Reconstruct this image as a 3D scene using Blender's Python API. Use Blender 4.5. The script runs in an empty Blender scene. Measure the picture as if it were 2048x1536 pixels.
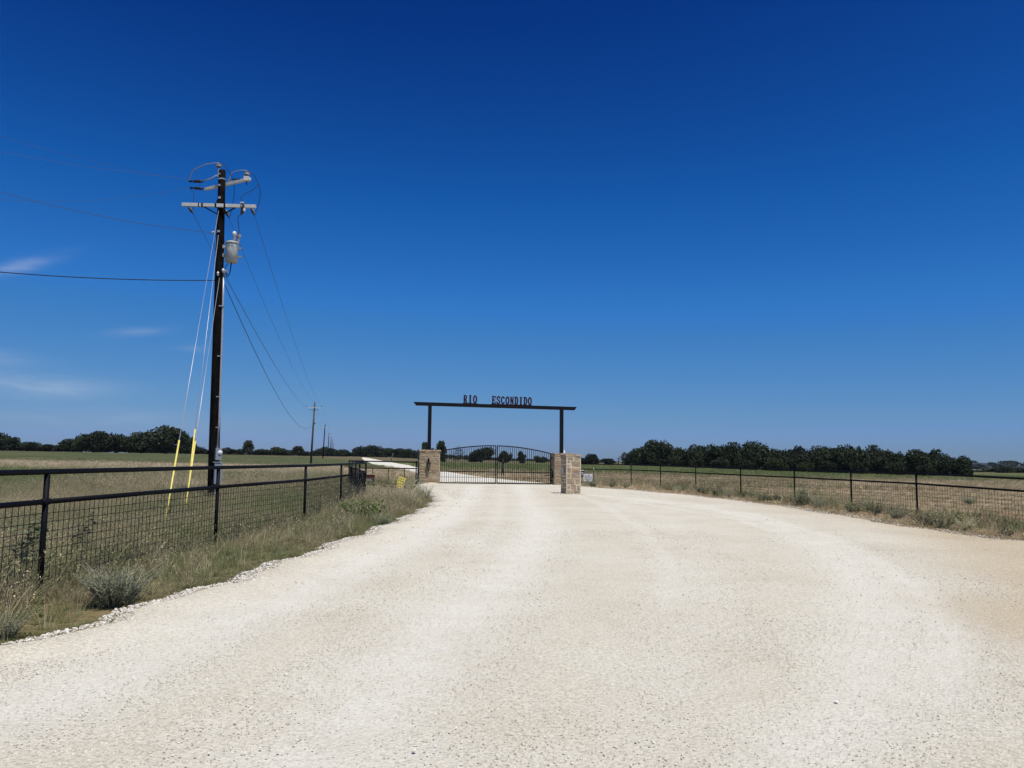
import bpy, bmesh, math, random
import numpy as np
from mathutils import Vector, Matrix, noise as mnoise

scene = bpy.context.scene
COL = scene.collection
R = math.radians
rnd = random.Random(7)
rng = np.random.default_rng(11)

# ------------------------------------------------------------------ camera
F_PX, PITCH, ROLL, EYE = 1551.4, 0.0967845, 0.0104748, 1.6
cp, sp = math.cos(PITCH), math.sin(PITCH)
FW = Vector((0, cp, sp))
_u0 = Vector((0, -sp, cp)); _r0 = Vector((1, 0, 0))
RT = math.cos(ROLL) * _r0 + math.sin(ROLL) * _u0
UP = -math.sin(ROLL) * _r0 + math.cos(ROLL) * _u0
cam = bpy.data.cameras.new('camera')
cam.sensor_width = 36.0
cam.lens = F_PX / 2048 * 36.0
cam.clip_start = 0.1
cam.clip_end = 20000
camo = bpy.data.objects.new('camera', cam)
COL.objects.link(camo)
camo.matrix_world = Matrix(((RT.x, UP.x, -FW.x, 0), (RT.y, UP.y, -FW.y, 0), (RT.z, UP.z, -FW.z, EYE), (0, 0, 0, 1)))
scene.camera = camo

# ------------------------------------------------------------------ light
SUN_EL, SUN_AZ = 66.0, 33.0          # azimuth: degrees to the right of straight behind the camera
to_sun = Vector((math.sin(R(SUN_AZ)) * math.cos(R(SUN_EL)), -math.cos(R(SUN_AZ)) * math.cos(R(SUN_EL)), math.sin(R(SUN_EL))))
sun = bpy.data.lights.new('sun', 'SUN')
sun.energy = 4.3
sun.angle = R(0.53)
sun.color = (1.0, 0.955, 0.88)
suno = bpy.data.objects.new('sun', sun)
COL.objects.link(suno)
suno.rotation_euler = (-to_sun).to_track_quat('-Z', 'Y').to_euler()

world = bpy.data.worlds.new('World')
scene.world = world
world.use_nodes = True
wt = world.node_tree
wt.nodes.clear()


def N(t, typ, **kw):
    n = t.nodes.new(typ)
    for k, v in kw.items():
        if k.startswith('i_'):
            k2 = k[2:]
            n.inputs[int(k2) if k2.isdigit() else k2].default_value = v
        else:
            setattr(n, k, v)
    return n


def L(t, a, b):
    t.links.new(a, b)


def ramp(t, stops, fac=None, interp='LINEAR'):
    n = t.nodes.new('ShaderNodeValToRGB')
    n.color_ramp.interpolation = interp
    e = n.color_ramp.elements
    while len(e) > 1:
        e.remove(e[-1])
    for i, (p, c) in enumerate(stops):
        if not isinstance(c, (tuple, list)):
            c = (c, c, c)
        el = e[0] if i == 0 else e.new(p)
        el.position = p
        el.color = tuple(c) + (1,)
    if fac is not None:
        L(t, fac, n.inputs['Fac'])
    return n


def math_n(t, op, a, b=None, clamp=False):
    n = t.nodes.new('ShaderNodeMath')
    n.operation = op
    n.use_clamp = clamp
    for i, x in enumerate((a, b)):
        if x is None:
            continue
        if isinstance(x, (int, float)):
            n.inputs[i].default_value = x
        else:
            L(t, x, n.inputs[i])
    return n.outputs[0]


def mix(t, fac, a, b, blend='MIX'):
    n = t.nodes.new('ShaderNodeMix')
    n.data_type = 'RGBA'
    n.blend_type = blend
    for sock, x in ((n.inputs[0], fac), (n.inputs[6], a), (n.inputs[7], b)):
        if isinstance(x, (int, float)):
            sock.default_value = x
        elif isinstance(x, (tuple, list)):
            sock.default_value = tuple(x) + (1,) if len(x) == 3 else x
        else:
            L(t, x, sock)
    return n.outputs[2]


# clear, deep blue sky: the Nishita sky, deepened (a polarised phone picture) and with a few cirrus wisps
sky = N(wt, 'ShaderNodeTexSky')
sky.sky_type = 'NISHITA'
sky.sun_disc = False
sky.sun_elevation = R(SUN_EL)
sky.sun_rotation = math.pi - R(SUN_AZ)
sky.altitude = 300
sky.air_density = 1.0
sky.dust_density = 0.5
sky.ozone_density = 2.5
SKY_STRENGTH = 0.09
tc = N(wt, 'ShaderNodeTexCoord')
sep = N(wt, 'ShaderNodeSeparateXYZ')
L(wt, tc.outputs['Generated'], sep.inputs[0])
# grade the Nishita radiance into the deep, saturated blue of the photograph (same curve in every direction)
cur = N(wt, 'ShaderNodeRGBCurve')
cm = cur.mapping
cm.use_clip = False
K = SKY_STRENGTH
for ci, pts in enumerate((((0.0, 0.0), (0.080, 0.0003), (0.133, 0.0075), (0.202, 0.030), (0.468, 0.145), (1.0, 0.42)),
                          ((0.0, 0.0), (0.135, 0.025), (0.150, 0.032), (0.220, 0.098), (0.319, 0.180), (0.558, 0.297), (1.0, 0.50)),
                          ((0.0, 0.0), (0.24, 0.16), (0.279, 0.212), (0.376, 0.390), (0.479, 0.528), (0.503, 0.556), (0.521, 0.528), (1.0, 0.70)))):
    c = cm.curves[ci]
    while len(c.points) > 2:
        c.points.remove(c.points[1])
    c.points[0].location = pts[0]
    c.points[-1].location = pts[-1]
    for p in pts[1:-1]:
        c.points.new(*p)
    for p in c.points:
        p.handle_type = 'VECTOR'
cm.update()
scl = N(wt, 'ShaderNodeVectorMath', operation='SCALE')
scl.inputs['Scale'].default_value = K
L(wt, sky.outputs[0], scl.inputs[0])
L(wt, scl.outputs[0], cur.inputs['Color'])
up = N(wt, 'ShaderNodeVectorMath', operation='SCALE')
up.inputs['Scale'].default_value = 1.0 / K
L(wt, cur.outputs[0], up.inputs[0])
# thin cirrus, low in the west (left): soft streaks in azimuth / elevation
azn = math_n(wt, 'ARCTAN2', sep.outputs['X'], sep.outputs['Y'])
eln = math_n(wt, 'ARCSINE', sep.outputs['Z'])
cmb = N(wt, 'ShaderNodeCombineXYZ')
L(wt, azn, cmb.inputs[0])
L(wt, eln, cmb.inputs[1])
nz = N(wt, 'ShaderNodeTexNoise', i_Scale=9.0, i_Detail=6.0, i_Roughness=0.62, i_Distortion=0.6)
mp = N(wt, 'ShaderNodeMapping')
mp.inputs['Scale'].default_value = (1.0, 5.0, 1.0)
L(wt, cmb.outputs[0], mp.inputs['Vector'])
L(wt, mp.outputs[0], nz.inputs['Vector'])
cl = None
for (a0, e0, ra, re, tilt, amp) in ((-32.6, 11.8, 1.9, 0.42, 0.42, 0.24), (-32.5, 4.3, 4.6, 0.75, 0.0, 0.22), (-34.5, 5.9, 2.6, 0.5, 0.0, 0.18),
                                    (-26.0, 8.2, 1.8, 0.3, 0.15, 0.11), (-22.7, 7.3, 1.2, 0.25, 0.0, 0.11), (-27.0, 2.4, 8.0, 0.6, 0.0, 0.07),
                                    (-62.0, 12.0, 9.0, 2.0, 0.1, 0.2), (-95.0, 20.0, 14.0, 3.0, 0.1, 0.2), (150.0, 15.0, 16.0, 2.5, 0.05, 0.2)):
    da = math_n(wt, 'SUBTRACT', azn, R(a0))
    de = math_n(wt, 'SUBTRACT', math_n(wt, 'SUBTRACT', eln, R(e0)), math_n(wt, 'MULTIPLY', da, tilt))
    q = math_n(wt, 'ADD', math_n(wt, 'POWER', math_n(wt, 'DIVIDE', da, R(ra)), 2.0), math_n(wt, 'POWER', math_n(wt, 'DIVIDE', de, R(re)), 2.0))
    g = math_n(wt, 'MULTIPLY', math_n(wt, 'EXPONENT', math_n(wt, 'MULTIPLY', q, -1.0)), amp)
    cl = g if cl is None else math_n(wt, 'ADD', cl, g)
nzr = ramp(wt, [(0.36, 0.0), (0.70, 1.0)], nz.outputs['Fac'])
clf = math_n(wt, 'MULTIPLY', cl, math_n(wt, 'ADD', math_n(wt, 'MULTIPLY', nzr.outputs[0], 1.1), 0.25), clamp=True)
skyc = mix(wt, clf, up.outputs[0], (0.70 / K, 0.74 / K, 0.80 / K))
bg = N(wt, 'ShaderNodeBackground', i_Strength=SKY_STRENGTH)
L(wt, skyc, bg.inputs['Color'])
wo = N(wt, 'ShaderNodeOutputWorld')
L(wt, bg.outputs[0], wo.inputs['Surface'])

vs = scene.view_settings
vs.view_transform = 'Standard'
vs.look = 'None'
vs.exposure = 0.0
vs.gamma = 1.0
vs.use_curve_mapping = False
#BODY
# ------------------------------------------------------------------ where things stand
AX, AY = -0.0066137, 0.0


def sstep(t):
    t = np.clip(t, 0, 1)
    return t * t * (3 - 2 * t)


def H(x, y):
    """height of the ground: one gentle plane, rising a little to the far left"""
    return AX * np.asarray(x, float) + 1.5 * sstep((np.asarray(y, float) - 90) / 170) * sstep((-np.asarray(x, float) - 28) / 60) \
        - 0.9 * sstep((np.asarray(y, float) - 60) / 110) * sstep((np.asarray(x, float) - 25) / 60)


def ray(px, py):
    return FW * F_PX + RT * (px - 1024) + UP * (768 - py)


def G(px, py):
    """point of the ground plane under a picture position (used once, to survey the site from the photograph)"""
    d = ray(px, py)
    t = -EYE / (d.z - AX * d.x)
    return Vector((0, 0, EYE)) + t * d


def P(px, py, dist):
    d = ray(px, py)
    return Vector((0, 0, EYE)) + d * (dist / d.y)


# ------------------------------------------------------------------ mesh helpers
class MB:
    def __init__(self):
        self.v, self.f, self.pieces = [], [], []

    def add(self, vs_, fs_):
        vs_, fs_ = list(vs_), list(fs_)
        self.pieces.append((vs_, fs_))
        o = len(self.v)
        self.v += [tuple(v) for v in vs_]
        self.f += [tuple(i + o for i in f) for f in fs_]
        return self

    def box(self, c, s, rz=0.0, m=None, taper=1.0):
        m = m or Matrix.Rotation(rz, 3, 'Z')
        c = Vector(c)
        vs_ = []
        for z in (-1, 1):
            k = taper if z > 0 else 1.0
            for x, y in ((-1, -1), (1, -1), (1, 1), (-1, 1)):
                vs_.append(c + m @ Vector((x * s[0] / 2 * k, y * s[1] / 2 * k, z * s[2] / 2)))
        return self.add(vs_, [(0, 3, 2, 1), (4, 5, 6, 7), (0, 1, 5, 4), (1, 2, 6, 5), (2, 3, 7, 6), (3, 0, 4, 7)])

    def bar(self, p, q, w, h, upv=(0, 0, 1)):
        p, q = Vector(p), Vector(q)
        d = q - p
        ln = d.length
        d.normalize()
        u = Vector(upv)
        if abs(d.dot(u)) > 0.99:
            u = Vector((0, 1, 0))
        a = d.cross(u).normalized()
        u = a.cross(d)
        m = Matrix((a, d, u)).transposed()
        return self.box((p + q) / 2, (w, ln, h), m=m)

    def tube(self, pts, r, seg=6, cap=True):
        pts = [Vector(p) for p in pts]
        n = len(pts)
        rr = r if isinstance(r, (list, tuple)) else [r] * n
        ref = None
        rings = []
        for i, p in enumerate(pts):
            t = (pts[min(i + 1, n - 1)] - pts[max(i - 1, 0)]).normalized()
            if ref is None:
                ref = Vector((0, 0, 1)) if abs(t.z) < 0.9 else Vector((0, 1, 0))
            a = t.cross(ref).normalized()
            b = a.cross(t).normalized()
            ref = b
            rings.append([p + (a * math.cos(2 * math.pi * k / seg) + b * math.sin(2 * math.pi * k / seg)) * rr[i] for k in range(seg)])
        vs_ = [v for rg in rings for v in rg]
        fs_ = []
        for i in range(n - 1):
            for k in range(seg):
                k2 = (k + 1) % seg
                fs_.append((i * seg + k, i * seg + k2, (i + 1) * seg + k2, (i + 1) * seg + k))
        if cap:
            fs_.append(tuple(range(seg - 1, -1, -1)))
            fs_.append(tuple((n - 1) * seg + k for k in range(seg)))
        return self.add(vs_, fs_)

    def lathe(self, base, axis, prof, seg=12):
        """profile: list of (distance along axis, radius)"""
        base, axis = Vector(base), Vector(axis).normalized()
        pts = [base + axis * h for h, _ in prof]
        ref = Vector((0, 0, 1)) if abs(axis.z) < 0.9 else Vector((0, 1, 0))
        a = axis.cross(ref).normalized()
        b = a.cross(axis)
        vs_, fs_ = [], []
        for p, (_, r) in zip(pts, prof):
            vs_ += [p + (a * math.cos(2 * math.pi * k / seg) + b * math.sin(2 * math.pi * k / seg)) * max(r, 1e-4) for k in range(seg)]
        for i in range(len(prof) - 1):
            for k in range(seg):
                k2 = (k + 1) % seg
                fs_.append((i * seg + k, i * seg + k2, (i + 1) * seg + k2, (i + 1) * seg + k))
        fs_.append(tuple(range(seg - 1, -1, -1)))
        fs_.append(tuple((len(prof) - 1) * seg + k for k in range(seg)))
        return self.add(vs_, fs_)

    def mesh(self, name, mat, origin=(0, 0, 0), smooth=False):
        me = bpy.data.meshes.new(name)
        o = Vector(origin)
        me.from_pydata([tuple(Vector(v) - o) for v in self.v], [], self.f)
        if mat:
            me.materials.append(mat)
        if smooth:
            me.shade_smooth()
        me.update()
        return me

    def build_each(self, name, mat, parent=None, smooth=False):
        """every shape added so far as a part of its own"""
        for vs_, fs_ in self.pieces:
            MB().add(vs_, fs_).build(name, mat, parent, smooth)

    def build(self, name, mat, parent=None, smooth=False, label=None):
        o = Vector((0, 0, 0))
        if parent is not None:
            o = Vector(parent.get('_o', (0, 0, 0)))
        me = self.mesh(name, mat, o, smooth)
        ob = bpy.data.objects.new(name, me)
        COL.objects.link(ob)
        if parent is not None:
            ob.parent = parent
            ob['_o'] = list(o)
        if label:
            ob['label'] = label
        return ob


def tag(o, label=None, cat=None, group=None, kind=None):
    for k, v in (('label', label), ('category', cat), ('group', group), ('kind', kind)):
        if v:
            o[k] = v
    return o


def thing(name, loc, label, cat, group=None):
    o = bpy.data.objects.new(name, None)
    o.empty_display_size = 0.2
    COL.objects.link(o)
    o.location = loc
    o['_o'] = list(loc)
    return tag(o, label, cat, group, 'thing')


def np_mesh(name, v, faces_flat, counts, mat, smooth=False):
    me = bpy.data.meshes.new(name)
    v = np.asarray(v, np.float32)
    me.vertices.add(len(v))
    me.vertices.foreach_set('co', v.ravel())
    counts = np.asarray(counts, np.int32)
    faces_flat = np.asarray(faces_flat, np.int32)
    me.loops.add(len(faces_flat))
    me.loops.foreach_set('vertex_index', faces_flat)
    me.polygons.add(len(counts))
    me.polygons.foreach_set('loop_start', np.concatenate([[0], np.cumsum(counts)[:-1]]).astype(np.int32))
    me.polygons.foreach_set('loop_total', counts)
    me.update(calc_edges=True)
    me.validate()
    if mat:
        me.materials.append(mat)
    if smooth:
        me.shade_smooth()
    return me


# ------------------------------------------------------------------ materials
def new_mat(name):
    m = bpy.data.materials.new(name)
    m.use_nodes = True
    t = m.node_tree
    t.nodes.clear()
    out = N(t, 'ShaderNodeOutputMaterial')
    b = N(t, 'ShaderNodeBsdfPrincipled')
    L(t, b.outputs[0], out.inputs['Surface'])
    return m, t, b, out


def simple(name, col, rough=0.6, metal=0.0, var=0.25, scale=6.0, bump=0.0, bscale=40.0, obj_rand=0.0, spec=0.5):
    m, t, b, out = new_mat(name)
    geo = N(t, 'ShaderNodeNewGeometry')
    nz = N(t, 'ShaderNodeTexNoise', i_Scale=scale, i_Detail=5.0, i_Roughness=0.65)
    L(t, geo.outputs['Position'], nz.inputs['Vector'])
    lo = tuple(c * (1 - var) for c in col)
    hi = tuple(min(1, c * (1 + var)) for c in col)
    r = ramp(t, [(0.3, lo), (0.7, hi)], nz.outputs['Fac'])
    c = r.outputs[0]
    if obj_rand:
        oi = N(t, 'ShaderNodeObjectInfo')
        rr = ramp(t, [(0, 1 - obj_rand), (1, 1 + obj_rand)], oi.outputs['Random'])
        c = mix(t, 1.0, c, rr.outputs[0], 'MULTIPLY')
    L(t, c, b.inputs['Base Color'])
    b.inputs['Roughness'].default_value = rough
    b.inputs['Metallic'].default_value = metal
    b.inputs['Specular IOR Level'].default_value = spec
    if bump:
        n2 = N(t, 'ShaderNodeTexNoise', i_Scale=bscale, i_Detail=4.0)
        L(t, geo.outputs['Position'], n2.inputs['Vector'])
        bp = N(t, 'ShaderNodeBump', i_Strength=bump, i_Distance=0.02)
        L(t, n2.outputs['Fac'], bp.inputs['Height'])
        L(t, bp.outputs[0], b.inputs['Normal'])
    return m


M_PIPE = simple('black_pipe_paint', (0.0045, 0.005, 0.007), 0.6, 0.0, 0.4, 9.0, 0.1, 60, spec=0.12)
M_IRON = simple('black_iron', (0.004, 0.004, 0.005), 0.6, 0.0, 0.3, 9.0, spec=0.2)
M_WIRE = simple('black_wire', (0.006, 0.005, 0.005), 0.7, 0.0, 0.3, 9.0)
M_CREO = simple('creosote_wood', (0.0065, 0.0053, 0.0045), 0.85, 0.0, 0.95, 5.0, 0.4, 30, spec=0.08)
M_CREO2 = simple('weathered_pole_wood', (0.075, 0.058, 0.045), 0.85, 0.0, 0.35, 3.0, 0.3, 20)
M_GALV = simple('galvanised_metal', (0.42, 0.43, 0.44), 0.45, 0.35, 0.15, 12.0)
M_BOX = simple('grey_enclosure', (0.27, 0.30, 0.32), 0.45, 0.1, 0.12, 8.0)
M_ARM = simple('pale_crossarm', (0.52, 0.53, 0.50), 0.6, 0.0, 0.12, 5.0)
M_WHITE = simple('white_paint', (0.75, 0.75, 0.74), 0.5, 0.0, 0.06, 8.0)
M_TANK = simple('transformer_grey', (0.44, 0.46, 0.44), 0.5, 0.0, 0.12, 7.0)
M_DARKINS = simple('dark_insulator', (0.018, 0.016, 0.02), 0.3, 0.0, 0.2, 9.0)
M_YEL = simple('yellow_guard', (0.80, 0.66, 0.16), 0.5, 0.0, 0.15, 5.0)
M_SIGNY = simple('yellow_sign', (0.74, 0.62, 0.10), 0.5, 0.0, 0.08, 8.0)
M_BLACK = simple('flat_black', (0.008, 0.008, 0.008), 0.7, 0.0, 0.1, 8.0)
M_PRINT = simple('grey_print', (0.22, 0.22, 0.23), 0.7, 0.0, 0.2, 20.0)
M_RUST = simple('rusty_red', (0.10, 0.022, 0.016), 0.7, 0.0, 0.4, 12.0)
M_RUSTB = simple('rusty_brown', (0.055, 0.035, 0.025), 0.8, 0.0, 0.4, 12.0)
M_LETTER = simple('letter_steel', (0.028, 0.009, 0.015), 0.6, 0.0, 0.2, 12.0, spec=0.2)
M_MORTAR = simple('mortar', (0.58, 0.50, 0.37), 0.95, 0.0, 0.18, 14.0, 0.4, 60)
M_CAP = simple('cap_stone', (0.36, 0.275, 0.19), 0.9, 0.0, 0.25, 6.0, 0.5, 30)
M_BARK = simple('bark', (0.055, 0.045, 0.036), 0.9, 0.0, 0.4, 4.0)
M_DEADWOOD = simple('dead_wood', (0.20, 0.18, 0.15), 0.9, 0.0, 0.3, 4.0)
M_GLASS = simple('lantern_glass', (0.20, 0.19, 0.16), 0.15, 0.0, 0.2, 14.0)
M_CABLE = simple('black_cable', (0.012, 0.012, 0.014), 0.5, 0.0, 0.2, 9.0)
M_ALU = simple('aluminium_strand', (0.50, 0.51, 0.53), 0.4, 0.5, 0.1, 9.0)
M_LINE = simple('power_line', (0.045, 0.05, 0.06), 0.5, 0.2, 0.2, 9.0)
M_ROOF = simple('pale_roof', (0.42, 0.43, 0.42), 0.5, 0.2, 0.1, 0.3)
M_HWALL = simple('pale_wall', (0.40, 0.39, 0.36), 0.8, 0.0, 0.1, 0.3)


def stone_mat(name, cols):
    m, t, b, out = new_mat(name)
    oi = N(t, 'ShaderNodeObjectInfo')
    geo = N(t, 'ShaderNodeNewGeometry')
    n1 = N(t, 'ShaderNodeTexNoise', i_Scale=7.0, i_Detail=6.0, i_Roughness=0.7)
    L(t, geo.outputs['Position'], n1.inputs['Vector'])
    k = len(cols)
    r = ramp(t, [(i / (k - 1) if k > 1 else 0, c) for i, c in enumerate(cols)], oi.outputs['Random'])
    r2 = ramp(t, [(0.3, 0.72), (0.72, 1.22)], n1.outputs['Fac'])
    L(t, mix(t, 1.0, r.outputs[0], r2.outputs[0], 'MULTIPLY'), b.inputs['Base Color'])
    b.inputs['Roughness'].default_value = 0.9
    n2 = N(t, 'ShaderNodeTexNoise', i_Scale=26.0, i_Detail=5.0)
    L(t, geo.outputs['Position'], n2.inputs['Vector'])
    bp = N(t, 'ShaderNodeBump', i_Strength=0.7, i_Distance=0.03)
    L(t, n2.outputs['Fac'], bp.inputs['Height'])
    L(t, bp.outputs[0], b.inputs['Normal'])
    return m


M_STONE = stone_mat('tan_sandstone', [(0.27, 0.19, 0.115), (0.37, 0.28, 0.17), (0.42, 0.33, 0.21), (0.33, 0.255, 0.17), (0.40, 0.29, 0.165), (0.31, 0.21, 0.12), (0.45, 0.36, 0.25)])

# gravel surface: pale crushed limestone, smoother pale wheel tracks, tan dirt at the far right
M_ROAD, t, b, out = new_mat('crushed_limestone')
geo = N(t, 'ShaderNodeNewGeometry')
pos = geo.outputs['Position']
nA = N(t, 'ShaderNodeTexNoise', i_Scale=0.45, i_Detail=6.0, i_Roughness=0.6)
nB = N(t, 'ShaderNodeTexNoise', i_Scale=38.0, i_Detail=5.0, i_Roughness=0.75)
vC = N(t, 'ShaderNodeTexVoronoi', i_Scale=55.0)
vD = N(t, 'ShaderNodeTexVoronoi', i_Scale=24.0, i_Randomness=1.0)
for n_ in (nA, nB, vC, vD):
    L(t, pos, n_.inputs['Vector'])
at = N(t, 'ShaderNodeAttribute', attribute_name='track')
an = N(t, 'ShaderNodeAttribute', attribute_name='tan')
base = ramp(t, [(0.28, (0.57, 0.510, 0.385)), (0.5, (0.63, 0.580, 0.452)), (0.72, (0.68, 0.640, 0.515))], nA.outputs['Fac'])
nT = N(t, 'ShaderNodeTexNoise', i_Scale=1.6, i_Detail=6.0, i_Roughness=0.7)
L(t, pos, nT.inputs['Vector'])
wornf = math_n(t, 'MULTIPLY', at.outputs['Fac'], ramp(t, [(0.30, 0.30), (0.58, 1.0)], nT.outputs['Fac']).outputs[0])
c = mix(t, math_n(t, 'MULTIPLY', wornf, 0.95, clamp=True), base.outputs[0], (0.715, 0.680, 0.572))
c = mix(t, math_n(t, 'MULTIPLY', an.outputs['Fac'], 1.0, clamp=True), c, (0.53, 0.435, 0.285))
fine = ramp(t, [(0.28, 0.50), (0.5, 1.0), (0.75, 1.25)], nB.outputs['Fac'])
c = mix(t, math_n(t, 'SUBTRACT', 0.95, math_n(t, 'MULTIPLY', at.outputs['Fac'], 0.55)), c, mix(t, 1.0, c, fine.outputs[0], 'MULTIPLY'))
pebc = ramp(t, [(0.0, 0.62), (0.35, 0.98), (1.0, 1.2)], vC.outputs['Color'])
c = mix(t, 0.5, c, mix(t, 1.0, c, pebc.outputs[0], 'MULTIPLY'))
L(t, c, b.inputs['Base Color'])
b.inputs['Roughness'].default_value = 0.95
b.inputs['Specular IOR Level'].default_value = 0.15
hgt = math_n(t, 'ADD', math_n(t, 'MULTIPLY', nB.outputs['Fac'], 1.0), math_n(t, 'MULTIPLY', vC.outputs['Distance'], -0.35))
bp = N(t, 'ShaderNodeBump', i_Strength=0.75, i_Distance=0.016)
L(t, hgt, bp.inputs['Height'])
L(t, bp.outputs[0], b.inputs['Normal'])

# loose stones
M_PEB, t, b, out = new_mat('loose_limestone')
oi = N(t, 'ShaderNodeObjectInfo')
r = ramp(t, [(0, (0.52, 0.46, 0.36)), (0.25, (0.60, 0.55, 0.45)), (0.6, (0.68, 0.64, 0.55)), (0.93, (0.76, 0.73, 0.65)), (1, (0.40, 0.36, 0.30))], oi.outputs['Random'])
L(t, r.outputs[0], b.inputs['Base Color'])
b.inputs['Roughness'].default_value = 0.95
b.inputs['Specular IOR Level'].default_value = 0.15

# soil and dry thatch of the fields
M_GROUND, t, b, out = new_mat('field_ground')
geo = N(t, 'ShaderNodeNewGeometry')
sp_ = N(t, 'ShaderNodeSeparateXYZ')
L(t, geo.outputs['Position'], sp_.inputs[0])
gx, gy = sp_.outputs[0], sp_.outputs[1]


def ground_noise(scale, stretch=1.0, detail=5.0):
    mp_ = N(t, 'ShaderNodeMapping')
    mp_.inputs['Scale'].default_value = (1.0, stretch, 1.0)
    L(t, geo.outputs['Position'], mp_.inputs['Vector'])
    n_ = N(t, 'ShaderNodeTexNoise', i_Scale=scale, i_Detail=detail, i_Roughness=0.65)
    L(t, mp_.outputs[0], n_.inputs['Vector'])
    return n_.outputs['Fac']


g1, g2, g3, g4 = ground_noise(0.045, 0.5, 7.0), ground_noise(1.3), ground_noise(14.0), ground_noise(0.35, 3.0)
# position along the view out over the fields, on a log scale, broken up by noise
ly = math_n(t, 'DIVIDE', math_n(t, 'LOGARITHM', math_n(t, 'MAXIMUM', gy, 4.0), 10.0), 3.2)
ly = math_n(t, 'ADD', ly, math_n(t, 'MULTIPLY', math_n(t, 'SUBTRACT', g1, 0.5), 0.26))


def lp(d):
    return math.log10(d) / 3.2


left = ramp(t, [(0.0, (0.13, 0.108, 0.062)), (lp(26), (0.13, 0.115, 0.06)), (lp(33), (0.10, 0.115, 0.04)), (lp(48), (0.115, 0.12, 0.048)), (lp(62), (0.27, 0.21, 0.125)),
                (lp(98), (0.29, 0.23, 0.14)), (lp(118), (0.095, 0.105, 0.048)), (lp(260), (0.085, 0.098, 0.046)), (lp(330), (0.15, 0.12, 0.072)), (1.0, (0.11, 0.105, 0.055))], ly)
right = ramp(t, [(0.0, (0.24, 0.175, 0.105)), (lp(30), (0.25, 0.18, 0.11)), (lp(60), (0.27, 0.20, 0.125)), (lp(82), (0.28, 0.21, 0.125)), (lp(100), (0.10, 0.115, 0.034)),
                 (lp(160), (0.105, 0.12, 0.038)), (lp(235), (0.118, 0.130, 0.045)), (lp(280), (0.125, 0.132, 0.052)), (lp(420), (0.105, 0.112, 0.05)), (1.0, (0.10, 0.10, 0.05))], ly)
side = math_n(t, 'ADD', math_n(t, 'MULTIPLY', gx, 0.125), 0.5, clamp=True)
c = mix(t, side, left.outputs[0], right.outputs[0])
big = ramp(t, [(0.34, (0.70, 0.82, 0.62)), (0.5, (1.0, 1.0, 1.0)), (0.64, (1.40, 1.22, 1.15))], ground_noise(0.13, 0.45, 6.0))
c = mix(t, 0.85, c, mix(t, 1.0, c, big.outputs[0], 'MULTIPLY'))
patch = ramp(t, [(0.36, (0.52, 0.55, 0.45)), (0.5, (1.0, 1.0, 1.0)), (0.66, (1.35, 1.28, 1.25))], g2)
c = mix(t, 0.75, c, mix(t, 1.0, c, patch.outputs[0], 'MULTIPLY'))
strk = ramp(t, [(0.35, 0.70), (0.5, 1.0), (0.68, 1.32)], g4)
c = mix(t, 0.8, c, mix(t, 1.0, c, strk.outputs[0], 'MULTIPLY'))
grit = ramp(t, [(0.3, 0.62), (0.7, 1.35)], g3)
c = mix(t, 0.8, c, mix(t, 1.0, c, grit.outputs[0], 'MULTIPLY'))
L(t, c, b.inputs['Base Color'])
b.inputs['Roughness'].default_value = 1.0
b.inputs['Specular IOR Level'].default_value = 0.05
bp = N(t, 'ShaderNodeBump', i_Strength=0.6, i_Distance=0.05)
L(t, g3, bp.inputs['Height'])
L(t, bp.outputs[0], b.inputs['Normal'])


def leaf_mat(name, cols, trans=0.25, noise_scale=None, tint=False, rough=0.7, island=True):
    """foliage: colour per leaf clump, a little light through the leaf"""
    m, t, b, out = new_mat(name)
    k = len(cols)
    stops = [(i / (k - 1), c_) for i, c_ in enumerate(cols)]
    if tint:
        a = N(t, 'ShaderNodeAttribute', attribute_name='tint')
        a.attribute_type = 'INSTANCER'
        fac = a.outputs['Fac']
    else:
        g = N(t, 'ShaderNodeNewGeometry')
        fac = g.outputs['Random Per Island'] if island else N(t, 'ShaderNodeObjectInfo').outputs['Random']
    r_ = ramp(t, stops, fac)
    c_ = r_.outputs[0]
    oi_ = N(t, 'ShaderNodeObjectInfo')
    rr_ = ramp(t, [(0, 0.72), (1, 1.25)] if tint else [(0, (0.6, 0.62, 0.6)), (0.35, (0.9, 0.95, 0.85)), (0.6, (1.25, 1.2, 1.25)), (0.8, (0.8, 0.9, 0.75)), (1, (1.6, 1.5, 1.4))], oi_.outputs['Random'])
    c_ = mix(t, 1.0, c_, rr_.outputs[0], 'MULTIPLY')
    if tint:
        g = N(t, 'ShaderNodeNewGeometry')
        isl = ramp(t, [(0, 0.6), (0.6, 1.0), (1, 1.5)], g.outputs['Random Per Island'])
        c_ = mix(t, 1.0, c_, isl.outputs[0], 'MULTIPLY')
    L(t, c_, b.inputs['Base Color'])
    b.inputs['Roughness'].default_value = rough
    b.inputs['Specular IOR Level'].default_value = 0.2
    if trans:
        tr = N(t, 'ShaderNodeBsdfTranslucent')
        L(t, c_, tr.inputs['Color'])
        ms = N(t, 'ShaderNodeMixShader', i_Fac=trans)
        L(t, b.outputs[0], ms.inputs[1])
        L(t, tr.outputs[0], ms.inputs[2])
        L(t, ms.outputs[0], out.inputs['Surface'])
    return m


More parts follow.
